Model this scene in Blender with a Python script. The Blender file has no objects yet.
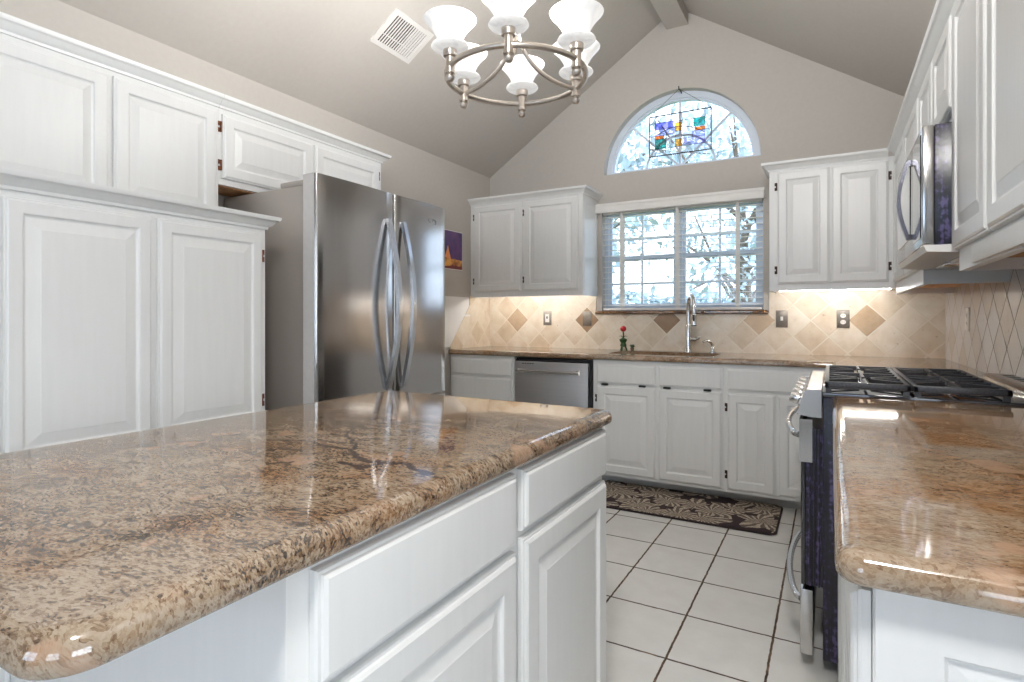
import bpy, bmesh, math, random
from mathutils import Vector, Matrix, noise
R = math.radians
C = bpy.context.scene.collection
scn = bpy.context.scene

# ------------------------------------------------------------------ camera, world, large lights, exposure
cam_d = bpy.data.cameras.new('camera')
cam_d.sensor_width = 36.0
cam_d.lens = 569.0 / 1024 * 36.0
cam_d.shift_y = -23.0 / 1024
cam_d.clip_start = 0.02
cam = bpy.data.objects.new('camera', cam_d)
cam.location = (0, 0, 1.162)
cam.rotation_euler = (R(90), 0, R(29.25))
C.objects.link(cam)
scn.camera = cam

w = bpy.data.worlds.new('sky')
scn.world = w
w.use_nodes = True
wn, wl = w.node_tree.nodes, w.node_tree.links
bg = wn['Background']
tc = wn.new('ShaderNodeTexCoord')
nz = wn.new('ShaderNodeTexNoise')
nz.inputs['Scale'].default_value = 3.0
nz.inputs['Detail'].default_value = 6.0
cr = wn.new('ShaderNodeValToRGB')
cr.color_ramp.elements[0].position = 0.35
cr.color_ramp.elements[0].color = (0.42, 0.64, 1.0, 1)
cr.color_ramp.elements[1].position = 0.6
cr.color_ramp.elements[1].color = (1.0, 1.0, 1.0, 1)
wl.new(tc.outputs['Generated'], nz.inputs['Vector'])
wl.new(nz.outputs['Fac'], cr.inputs['Fac'])
wl.new(cr.outputs['Color'], bg.inputs['Color'])
bg.inputs['Strength'].default_value = 2.4

vs = scn.view_settings
vs.view_transform = 'Standard'
vs.look = 'None'
vs.gamma = 1.0
vs.use_curve_mapping = False
vs.exposure = 0.80
scn.cycles.use_denoising = True
scn.cycles.max_bounces = 10
scn.cycles.diffuse_bounces = 5
scn.cycles.glossy_bounces = 5
scn.cycles.transparent_max_bounces = 16
scn.cycles.sample_clamp_indirect = 6.0
scn.cycles.caustics_reflective = False
scn.cycles.caustics_refractive = False


def area(name, loc, rot, sx, sy, power, col=(1, 1, 1)):
    d = bpy.data.lights.new(name, 'AREA')
    d.shape = 'RECTANGLE'
    d.size, d.size_y = sx, sy
    d.energy = power
    d.color = col
    o = bpy.data.objects.new(name, d)
    o.location = loc
    o.rotation_euler = rot
    C.objects.link(o)
    return o


# added fill lights, standing for daylight, outside the unseen breakfast-area windows
area('fill_rear_left', (-1.45, -3.42, 1.5), (R(90), 0, 0), 1.5, 1.5, 2.5, (0.95, 0.975, 1.0))
area('fill_rear_right', (1.25, -3.42, 1.5), (R(90), 0, 0), 1.5, 1.5, 2.5, (0.95, 0.975, 1.0))
area('fill_side', (3.32, -1.35, 1.45), (0, R(90), 0), 1.5, 2.3, 24, (0.98, 0.99, 1.0))

# added fill light without a fixture, above and just behind the camera position
cl = bpy.data.lights.new('overhead_fill', 'AREA')
cl.shape = 'DISK'
cl.size = 0.40
cl.energy = 27
cl.color = (1.0, 0.985, 0.96)
clo = bpy.data.objects.new('overhead_fill', cl)
clo.location = (0.02, -0.25, 2.70)
clo.rotation_euler = (R(52), 0, R(-12))
C.objects.link(clo)

# ------------------------------------------------------------------ helpers


def obj(name, bm, mat, parent=None, smooth=True, angle=38):
    bmesh.ops.recalc_face_normals(bm, faces=bm.faces)
    if smooth:
        for f in bm.faces:
            f.smooth = True
        for e in bm.edges:
            if len(e.link_faces) == 2:
                try:
                    if e.calc_face_angle() > R(angle):
                        e.smooth = False
                except ValueError:
                    pass
    off = Vector((0, 0, 0))
    p = parent
    while p is not None:
        off += p.location
        p = p.parent
    if off.length > 0:
        bmesh.ops.translate(bm, verts=bm.verts, vec=-off)
    me = bpy.data.meshes.new(name)
    bm.to_mesh(me)
    bm.free()
    if mat is not None:
        me.materials.append(mat)
    o = bpy.data.objects.new(name, me)
    C.objects.link(o)
    if parent is not None:
        o.parent = parent
    return o


def thing(name, label, cat, loc=(0, 0, 0), group=None):
    o = bpy.data.objects.new(name, None)
    o.empty_display_size = 0.05
    o.location = loc
    C.objects.link(o)
    o['label'] = label
    o['category'] = cat
    if group:
        o['group'] = group
    return o


def tag(o, label, cat, group=None, kind=None):
    o['label'] = label
    o['category'] = cat
    if group:
        o['group'] = group
    if kind:
        o['kind'] = kind
    return o


def struct(name, bm, mat, parent=None, smooth=True):
    o = obj(name, bm, mat, parent, smooth)
    if parent is None:
        o['kind'] = 'structure'
    return o


def NB():
    return bmesh.new()


def bx(bm, x0, x1, y0, y1, z0, z1, bev=0.0, seg=2):
    x0, x1 = min(x0, x1), max(x0, x1)
    y0, y1 = min(y0, y1), max(y0, y1)
    z0, z1 = min(z0, z1), max(z0, z1)
    v = [bm.verts.new(p) for p in ((x0, y0, z0), (x1, y0, z0), (x1, y1, z0), (x0, y1, z0),
                                   (x0, y0, z1), (x1, y0, z1), (x1, y1, z1), (x0, y1, z1))]
    fs = [bm.faces.new([v[i] for i in q]) for q in
          ((0, 3, 2, 1), (4, 5, 6, 7), (0, 1, 5, 4), (1, 2, 6, 5), (2, 3, 7, 6), (3, 0, 4, 7))]
    if bev > 0:
        es = list({e for f in fs for e in f.edges})
        bmesh.ops.bevel(bm, geom=es, offset=bev, segments=seg, affect='EDGES', profile=0.5)
    return bm


def box(*a, **k):
    return bx(NB(), *a, **k)


def frame_of(t):
    t = t.normalized()
    up = Vector((0, 0, 1)) if abs(t.z) < 0.95 else Vector((1, 0, 0))
    a = t.cross(up).normalized()
    return a, a.cross(t).normalized()


def tube(bm, pts, r, seg=10, closed=False, caps=True):
    pts = [Vector(p) for p in pts]
    n = len(pts)
    rs = r if isinstance(r, (list, tuple)) else [r] * n
    rings = []
    pa = None
    for i in range(n):
        if closed:
            t = pts[(i + 1) % n] - pts[i - 1]
        else:
            t = pts[min(i + 1, n - 1)] - pts[max(i - 1, 0)]
        t = t.normalized()
        if pa is None:
            a, b = frame_of(t)
        else:
            a = (pa - t * pa.dot(t)).normalized()
            b = a.cross(t).normalized()
        pa = a
        rings.append([bm.verts.new(pts[i] + (a * math.cos(2 * math.pi * k / seg) + b * math.sin(2 * math.pi * k / seg)) * rs[i])
                      for k in range(seg)])
    m = n if closed else n - 1
    for i in range(m):
        A, B = rings[i], rings[(i + 1) % n]
        for k in range(seg):
            bm.faces.new((A[k], A[(k + 1) % seg], B[(k + 1) % seg], B[k]))
    if caps and not closed:
        bm.faces.new(rings[0])
        bm.faces.new(rings[-1])
    return bm


def strap(bm, pts, wdir, wid, thk):
    """flat bar swept along pts; wdir = unit width direction"""
    pts = [Vector(p) for p in pts]
    wd = Vector(wdir).normalized()
    n = len(pts)
    rings = []
    for i in range(n):
        t = (pts[min(i + 1, n - 1)] - pts[max(i - 1, 0)]).normalized()
        nn = t.cross(wd).normalized()
        rings.append([bm.verts.new(pts[i] + wd * (a * wid / 2) + nn * (b * thk / 2)) for a, b in ((-1, -1), (1, -1), (1, 1), (-1, 1))])
    for i in range(n - 1):
        for k in range(4):
            bm.faces.new((rings[i][k], rings[i][(k + 1) % 4], rings[i + 1][(k + 1) % 4], rings[i + 1][k]))
    bm.faces.new(rings[0])
    bm.faces.new(rings[-1])
    return bm


def lathe(bm, prof, c=(0, 0, 0), seg=24, axis='z', cap=True):
    c = Vector(c)
    rings = []
    for r, z in prof:
        ring = []
        for k in range(seg):
            a = 2 * math.pi * k / seg
            p = (r * math.cos(a), r * math.sin(a), z)
            if axis == 'x':
                p = (p[2], p[0], p[1])
            elif axis == 'y':
                p = (p[0], p[2], p[1])
            ring.append(bm.verts.new(c + Vector(p)))
        rings.append(ring)
    for i in range(len(rings) - 1):
        A, B = rings[i], rings[i + 1]
        for k in range(seg):
            bm.faces.new((A[k], A[(k + 1) % seg], B[(k + 1) % seg], B[k]))
    if cap:
        bm.faces.new(rings[0])
        bm.faces.new(rings[-1])
    return bm


def prism(bm, poly, a0, a1, axis):
    """poly: 2D points; axis x: (y,z), y: (x,z), z: (x,y)"""
    def P(p, a):
        return {'x': (a, p[0], p[1]), 'y': (p[0], a, p[1]), 'z': (p[0], p[1], a)}[axis]
    A = [bm.verts.new(P(p, a0)) for p in poly]
    B = [bm.verts.new(P(p, a1)) for p in poly]
    n = len(poly)
    for i in range(n):
        bm.faces.new((A[i], A[(i + 1) % n], B[(i + 1) % n], B[i]))
    bm.faces.new(A)
    bm.faces.new(B)
    return bm


CROWN = [(0, 0), (0.008, 0), (0.010, 0.010), (0.020, 0.016), (0.030, 0.030), (0.036, 0.034), (0.042, 0.036), (0.046, 0.043), (0.046, 0.052), (0, 0.052)]


def molding(bm, path, z0, prof=CROWN, side=1, scale=1.0):
    """sweep a profile (out, up) along a plan polyline with mitred corners; side=+1 puts 'out' to the right of travel"""
    pts = [Vector((p[0], p[1])) for p in path]
    n = len(pts)

    def nrm(a, b):
        d = (b - a).normalized()
        return Vector((d.y, -d.x)) * side
    rings = []
    for i in range(n):
        if i == 0:
            m = nrm(pts[0], pts[1])
        elif i == n - 1:
            m = nrm(pts[-2], pts[-1])
        else:
            a, b = nrm(pts[i - 1], pts[i]), nrm(pts[i], pts[i + 1])
            m = (a + b) / (1 + a.dot(b))
        rings.append([bm.verts.new((pts[i].x + m.x * o_ * scale, pts[i].y + m.y * o_ * scale, z0 + u * scale)) for o_, u in prof])
    k = len(prof)
    for i in range(n - 1):
        for j in range(k):
            bm.faces.new((rings[i][j], rings[i][(j + 1) % k], rings[i + 1][(j + 1) % k], rings[i + 1][j]))
    bm.faces.new(rings[0])
    bm.faces.new(rings[-1])
    return bm


def offset_poly(P, flags, d):
    n = len(P)
    out = []
    for i in range(n):
        a, b, c = P[i - 1], P[i], P[(i + 1) % n]
        d1, d2 = (b - a).normalized(), (c - b).normalized()
        n1, n2 = Vector((-d1.y, d1.x)), Vector((-d2.y, d2.x))     # inward for CCW
        o1, o2 = d * flags[i - 1], d * flags[i]
        det = n1.x * n2.y - n1.y * n2.x
        if abs(det) < 1e-6:
            out.append(b + n1 * o1)
        else:
            out.append(b + Vector(((o1 * n2.y - o2 * n1.y) / det, (n1.x * o2 - n2.x * o1) / det)))
    return out


def fillet(pts):
    """pts: (x, y, radius, flag of the edge leaving this point)"""
    out, fl = [], []
    n = len(pts)
    for i in range(n):
        x, y, r, f = pts[i]
        b = Vector((x, y))
        if r <= 0:
            out.append(b)
            fl.append(f)
            continue
        a, c = Vector(pts[i - 1][:2]), Vector(pts[(i + 1) % n][:2])
        u, v = (a - b).normalized(), (c - b).normalized()
        ang = u.angle(v)
        t = r / math.tan(ang / 2)
        cen = b + (u + v).normalized() * (r / math.sin(ang / 2))
        p0, p1 = b + u * t, b + v * t
        a0 = math.atan2(p0.y - cen.y, p0.x - cen.x)
        a1 = math.atan2(p1.y - cen.y, p1.x - cen.x)
        da = (a1 - a0 + math.pi) % (2 * math.pi) - math.pi
        m = 8
        for k in range(m + 1):
            aa = a0 + da * k / m
            out.append(cen + Vector((math.cos(aa), math.sin(aa))) * r)
            fl.append(f if k == m else 1)
    return out, fl


BULL = [(0.008, 0.876), (0.003, 0.8785), (0.0005, 0.883), (0.0, 0.890), (0.0005, 0.897), (0.003, 0.904), (0.008, 0.9095), (0.014, 0.9128), (0.020, 0.914)]


def slab(pts, prof=BULL, holes=()):
    """stone slab: plan polygon with filleted corners, rounded edge profile on flagged edges, optional rectangular holes"""
    bm = NB()
    P, F = fillet(pts)
    rings = []
    for d, z in prof:
        q = offset_poly(P, F, d)
        rings.append([bm.verts.new((p.x, p.y, z)) for p in q])
    n = len(P)
    for i in range(len(rings) - 1):
        for k in range(n):
            bm.faces.new((rings[i][k], rings[i][(k + 1) % n], rings[i + 1][(k + 1) % n], rings[i + 1][k]))
    hl = {0: [], 1: []}
    for h in holes:
        lo = [bm.verts.new((x, y, prof[0][1])) for x, y in h]
        hi = [bm.verts.new((x, y, prof[-1][1])) for x, y in h]
        for k in range(len(h)):
            bm.faces.new((lo[k], lo[(k + 1) % len(h)], hi[(k + 1) % len(h)], hi[k]))
        hl[0].append(lo)
        hl[1].append(hi)
    for s, ring in ((0, rings[0]), (1, rings[-1])):
        if not holes:
            bm.faces.new(ring)
        else:
            es = []
            for lp in [ring] + hl[s]:
                for k in range(len(lp)):
                    e = bm.edges.get((lp[k], lp[(k + 1) % len(lp)])) or bm.edges.new((lp[k], lp[(k + 1) % len(lp)]))
                    es.append(e)
            bmesh.ops.triangle_fill(bm, use_beauty=True, edges=es)
    return bm


def mapper(ax, c, s):
    """(a, z, n) -> world, for a face plane at ax=c looking along s"""
    if ax == 'x':
        return lambda a, z, n: (c + s * n, a, z)
    return lambda a, z, n: (a, c + s * n, z)


def nested(bm, M, a0, a1, z0, z1, rings):
    R_ = []
    for i, nn in rings:
        R_.append([bm.verts.new(M(a, z, nn)) for a, z in ((a0 + i, z0 + i), (a1 - i, z0 + i), (a1 - i, z1 - i), (a0 + i, z1 - i))])
    for i in range(len(R_) - 1):
        for k in range(4):
            bm.faces.new((R_[i][k], R_[i][(k + 1) % 4], R_[i + 1][(k + 1) % 4], R_[i + 1][k]))
    bm.faces.new(R_[0])
    bm.faces.new(R_[-1])
    return bm


def door_rings(sw=0.055, bevel=0.036):
    return [(0, 0.0), (0, 0.009), (0.002, 0.0125), (0.006, 0.013), (0.0075, 0.0165), (0.012, 0.0195), (sw - 0.006, 0.0195),
            (sw - 0.003, 0.0185), (sw, 0.0125), (sw + 0.004, 0.0105), (sw + 0.007, 0.0105), (sw + bevel - 0.002, 0.0175), (sw + bevel, 0.0185)]


DRAWER = [(0, 0.0), (0, 0.009), (0.002, 0.0125), (0.006, 0.013), (0.0075, 0.0165), (0.012, 0.0195), (0.016, 0.0198)]


def hinge(parent, M, a, z, side, mat='copper'):
    bm = NB()
    # barrel plus two small knuckle plates on the frame
    p0, p1 = Vector(M(a, z - 0.024, 0.006)), Vector(M(a, z + 0.024, 0.006))
    tube(bm, [p0, p1], 0.0045, 8)
    for zz in (z - 0.015, z + 0.015):
        q = [M(a, zz - 0.010, 0.0005), M(a + side * 0.012, zz + 0.010, 0.0035)]
        lo = [min(q[0][i], q[1][i]) for i in range(3)]
        hi = [max(q[0][i], q[1][i]) for i in range(3)]
        bx(bm, lo[0], hi[0], lo[1], hi[1], lo[2], hi[2])
    o = obj('hinge', bm, MT[mat], parent)
    o['label'] = 'small antique copper hinge' if mat == 'copper' else 'small dark bronze hinge'
    return o


def door(parent, ax, c, s, a0, a1, z0, z1, hz=None, sw=0.055, bevel=0.036, gap=0.001):
    """raised-panel door; hz = 'lo'/'hi' side of a carrying two hinges"""
    M0 = mapper(ax, c + s * gap, s)
    o = obj('door', nested(NB(), M0, a0, a1, z0, z1, door_rings(sw, bevel)), MT['cabinet'], parent, angle=12)
    if hz:
        a = a0 - 0.004 if hz == 'lo' else a1 + 0.004
        dz = min(0.09, (z1 - z0) * 0.2)
        for z in (z0 + dz, z1 - dz):
            hinge(o, M0, a, z, -1 if hz == 'lo' else 1, 'copper' if (ax == 'x' and s > 0) else 'hinge_dark')
    return o


def drawer(parent, ax, c, s, a0, a1, z0, z1, gap=0.001):
    return obj('drawer_front', nested(NB(), mapper(ax, c + s * gap, s), a0, a1, z0, z1, DRAWER), MT['cabinet'], parent, angle=12)


# ------------------------------------------------------------------ materials
MT = {}


def new_mat(name):
    m = bpy.data.materials.new(name)
    m.use_nodes = True
    nt = m.node_tree
    b = nt.nodes['Principled BSDF']
    return m, nt, b


class G:
    """tiny node-graph builder"""

    def __init__(s, nt):
        s.nt = nt

    def n(s, t, **kw):
        x = s.nt.nodes.new(t)
        for k, v in kw.items():
            setattr(x, k, v)
        return x

    def l(s, a, b):
        s.nt.links.new(a, b)

    def math(s, op, a, b=None, clamp=False):
        x = s.n('ShaderNodeMath', operation=op, use_clamp=clamp)
        for i, v in enumerate((a, b)):
            if v is None:
                continue
            if isinstance(v, (int, float)):
                x.inputs[i].default_value = v
            else:
                s.l(v, x.inputs[i])
        return x.outputs[0]

    def vmath(s, op, a, b=None, scale=None):
        x = s.n('ShaderNodeVectorMath', operation=op)
        for i, v in enumerate((a, b)):
            if v is None:
                continue
            if isinstance(v, (tuple, list)):
                x.inputs[i].default_value = v
            else:
                s.l(v, x.inputs[i])
        if scale is not None:
            if isinstance(scale, (int, float)):
                x.inputs['Scale'].default_value = scale
            else:
                s.l(scale, x.inputs['Scale'])
        return x

    def noise(s, vec, scale, detail=4, rough=0.5, dist=0.0):
        x = s.n('ShaderNodeTexNoise')
        x.inputs['Scale'].default_value = scale
        x.inputs['Detail'].default_value = detail
        x.inputs['Roughness'].default_value = rough
        x.inputs['Distortion'].default_value = dist
        if vec is not None:
            s.l(vec, x.inputs['Vector'])
        return x

    def ramp(s, fac, stops, interp='LINEAR'):
        x = s.n('ShaderNodeValToRGB')
        e = x.color_ramp.elements
        x.color_ramp.interpolation = interp
        while len(e) < len(stops):
            e.new(0.5)
        for i, (p, c) in enumerate(stops):
            e[i].position = p
            e[i].color = (c[0], c[1], c[2], 1) if isinstance(c, (tuple, list)) else (c, c, c, 1)
        s.l(fac, x.inputs['Fac'])
        return x.outputs['Color']

    def mix(s, fac, a, b, mode='MIX'):
        x = s.n('ShaderNodeMix', data_type='RGBA', blend_type=mode)
        for k, v in ((0, fac), (6, a), (7, b)):
            if isinstance(v, (int, float)):
                x.inputs[k].default_value = v
            elif isinstance(v, (tuple, list)):
                x.inputs[k].default_value = (v[0], v[1], v[2], 1)
            else:
                s.l(v, x.inputs[k])
        return x.outputs[2]

    def obj(s):
        return s.n('ShaderNodeTexCoord').outputs['Object']

    def mapping(s, vec, scale=(1, 1, 1), rot=(0, 0, 0), loc=(0, 0, 0)):
        x = s.n('ShaderNodeMapping')
        x.inputs['Scale'].default_value = scale
        x.inputs['Rotation'].default_value = rot
        x.inputs['Location'].default_value = loc
        s.l(vec, x.inputs['Vector'])
        return x.outputs[0]

    def bump(s, h, strength, dist, bsdf):
        x = s.n('ShaderNodeBump')
        x.inputs['Strength'].default_value = strength
        x.inputs['Distance'].default_value = dist
        s.l(h, x.inputs['Height'])
        s.l(x.outputs[0], bsdf.inputs['Normal'])


def simple(name, col, rough=0.5, metal=0.0, nscale=None, namt=0.06, bump=0.0, stretch=(1, 1, 1), coat=0.0, spec=None):
    m, nt, b = new_mat(name)
    g = G(nt)
    b.inputs['Roughness'].default_value = rough
    b.inputs['Metallic'].default_value = metal
    if coat:
        b.inputs['Coat Weight'].default_value = coat
        b.inputs['Coat Roughness'].default_value = 0.06
    if spec is not None:
        b.inputs['Specular IOR Level'].default_value = spec
    if nscale:
        v = g.mapping(g.obj(), stretch)
        n = g.noise(v, nscale, 4)
        lo = tuple(c * (1 - namt) for c in col)
        hi = tuple(min(1, c * (1 + namt)) for c in col)
        c = g.ramp(n.outputs['Fac'], [(0.3, lo), (0.7, hi)])
        g.l(c, b.inputs['Base Color'])
        if bump:
            g.bump(n.outputs['Fac'], bump, 0.002, b)
    else:
        b.inputs['Base Color'].default_value = (*col, 1)
    MT[name] = m
    return m


simple('cabinet', (0.79, 0.795, 0.79), 0.30, nscale=9, namt=0.015, bump=0.06, stretch=(6, 6, 0.5))
simple('wall', (0.50, 0.47, 0.435), 0.85, nscale=40, namt=0.02, bump=0.08)
simple('trim_white', (0.87, 0.87, 0.86), 0.4, nscale=12, namt=0.02)
simple('vinyl', (0.64, 0.70, 0.79), 0.35, nscale=8, namt=0.02)
simple('blind', (0.82, 0.80, 0.77), 0.45, nscale=12, namt=0.03)
simple('tape', (0.80, 0.79, 0.77), 0.9, nscale=300, namt=0.08)
simple('copper', (0.22, 0.085, 0.04), 0.35, 0.8, nscale=120, namt=0.4)
simple('nickel', (0.62, 0.56, 0.50), 0.28, 1.0, nscale=60, namt=0.05)
simple('chrome', (0.72, 0.71, 0.70), 0.14, 1.0)
simple('handle_steel', (0.66, 0.68, 0.72), 0.2, 1.0, nscale=50, namt=0.04)
simple('hinge_dark', (0.06, 0.035, 0.03), 0.4, 0.6)
simple('handle_dark', (0.16, 0.16, 0.19), 0.22, 1.0)
simple('black', (0.012, 0.012, 0.014), 0.4, nscale=60, namt=0.3)
simple('black_glass', (0.015, 0.013, 0.018), 0.06, coat=1.0)
simple('iron', (0.045, 0.045, 0.05), 0.38, 0.1, nscale=180, namt=0.4, bump=0.15)
simple('fridge_side', (0.42, 0.38, 0.345), 0.40, 0.25, nscale=200, namt=0.06, bump=0.05)
simple('edge_grey', (0.60, 0.58, 0.56), 0.45, nscale=50, namt=0.03)
simple('gasket', (0.03, 0.025, 0.022), 0.7)
simple('raw_wood', (0.55, 0.29, 0.13), 0.6, nscale=9, namt=0.3, stretch=(12, 1, 12))
simple('plate_bronze', (0.20, 0.175, 0.15), 0.4, 0.5, nscale=50, namt=0.1)
simple('plate_white', (0.82, 0.80, 0.76), 0.4)
simple('lead', (0.05, 0.05, 0.055), 0.45, 0.6)
simple('rose_red', (0.55, 0.015, 0.02), 0.45, nscale=80, namt=0.3)
simple('stem_green', (0.04, 0.10, 0.03), 0.55, nscale=60, namt=0.4)
simple('bark', (0.16, 0.12, 0.09), 0.9, nscale=20, namt=0.3, bump=0.3)
simple('leaf', (0.40, 0.50, 0.54), 0.6, nscale=2, namt=0.35)  # outdoor haze is put into this pale bluish leaf colour
simple('lawn', (0.16, 0.24, 0.08), 0.9, nscale=3, namt=0.4)
simple('vent_metal', (0.72, 0.70, 0.68), 0.45, nscale=30, namt=0.03)
simple('duct_dark', (0.02, 0.016, 0.014), 0.9)
simple('emblem', (0.35, 0.36, 0.38), 0.2, 1.0)
simple('white_plastic', (0.80, 0.79, 0.77), 0.35, nscale=20, namt=0.02)


def mk_steel(name, base, rough, along):
    m, nt, b = new_mat(name)
    g = G(nt)
    st = {'z': (220, 220, 1.2), 'y': (220, 1.2, 220), 'x': (1.2, 220, 220)}[along]
    n = g.noise(g.mapping(g.obj(), st), 1.0, 3)
    c = g.ramp(n.outputs['Fac'], [(0.3, tuple(x * 0.96 for x in base)), (0.7, tuple(min(1, x * 1.03) for x in base))])
    g.l(c, b.inputs['Base Color'])
    b.inputs['Roughness'].default_value = rough
    b.inputs['Metallic'].default_value = 1.0
    MT[name] = m


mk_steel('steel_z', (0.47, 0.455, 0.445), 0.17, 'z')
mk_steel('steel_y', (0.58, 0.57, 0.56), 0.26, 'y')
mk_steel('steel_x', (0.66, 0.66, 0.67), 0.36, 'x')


def mk_enamel():
    m, nt, b = new_mat('enamel_dark')
    g = G(nt)
    v = g.obj()
    n = g.noise(g.mapping(v, (60, 60, 60)), 1.0, 3)
    n2 = g.noise(g.mapping(v, (90, 90, 3)), 1.0, 3)
    f = g.math('MULTIPLY', n.outputs['Fac'], n2.outputs['Fac'])
    c = g.ramp(f, [(0.20, (0.005, 0.004, 0.008)), (0.28, (0.014, 0.009, 0.03)), (0.38, (0.09, 0.07, 0.17))])
    g.l(c, b.inputs['Base Color'])
    b.inputs['Roughness'].default_value = 0.28
    g.bump(n.outputs['Fac'], 0.2, 0.002, b)
    MT['enamel_dark'] = m


mk_enamel()


def mk_emit(name, col, strength):
    m, nt, b = new_mat(name)
    b.inputs['Base Color'].default_value = (*col, 1)
    b.inputs['Emission Color'].default_value = (*col, 1)
    b.inputs['Emission Strength'].default_value = strength
    b.inputs['Roughness'].default_value = 0.3
    MT[name] = m


mk_emit('tube_light', (1.0, 0.97, 0.925), 34.0)


def mk_shade():
    m, nt, b = new_mat('frosted_shade')
    g = G(nt)
    n = g.noise(g.mapping(g.obj(), (14, 14, 9)), 1.0, 4, dist=1.5)
    c = g.ramp(n.outputs['Fac'], [(0.35, (0.66, 0.66, 0.66)), (0.6, (0.80, 0.79, 0.77))])
    g.l(c, b.inputs['Base Color'])
    g.l(c, b.inputs['Emission Color'])
    b.inputs['Emission Strength'].default_value = 0.36
    b.inputs['Roughness'].default_value = 0.25
    b.inputs['Subsurface Weight'].default_value = 0.0
    MT['frosted_shade'] = m


mk_shade()
mk_emit('bulb', (1.0, 0.97, 0.92), 12.0)


def mk_glass(name, tint=(1, 1, 1), refl=0.07, rough=0.02):
    m = bpy.data.materials.new(name)
    m.use_nodes = True
    nt = m.node_tree
    g = G(nt)
    nt.nodes.remove(nt.nodes['Principled BSDF'])
    out = nt.nodes['Material Output']
    t = g.n('ShaderNodeBsdfTransparent')
    t.inputs['Color'].default_value = (*tint, 1)
    gl = g.n('ShaderNodeBsdfGlossy')
    gl.inputs['Roughness'].default_value = rough
    mx = g.n('ShaderNodeMixShader')
    mx.inputs[0].default_value = refl
    g.l(t.outputs[0], mx.inputs[1])
    g.l(gl.outputs[0], mx.inputs[2])
    g.l(mx.outputs[0], out.inputs['Surface'])
    MT[name] = m


mk_glass('pane', (0.93, 0.97, 1.0), 0.06)
mk_glass('art_clear', (0.90, 0.93, 0.96), 0.08)
mk_glass('art_violet', (0.42, 0.42, 0.85), 0.08)
mk_glass('art_lilac', (0.68, 0.68, 0.93), 0.08)
mk_glass('art_teal', (0.03, 0.50, 0.48), 0.08)
mk_glass('art_amber', (0.92, 0.62, 0.22), 0.08)
mk_glass('art_orange', (0.90, 0.38, 0.12), 0.08)


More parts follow.
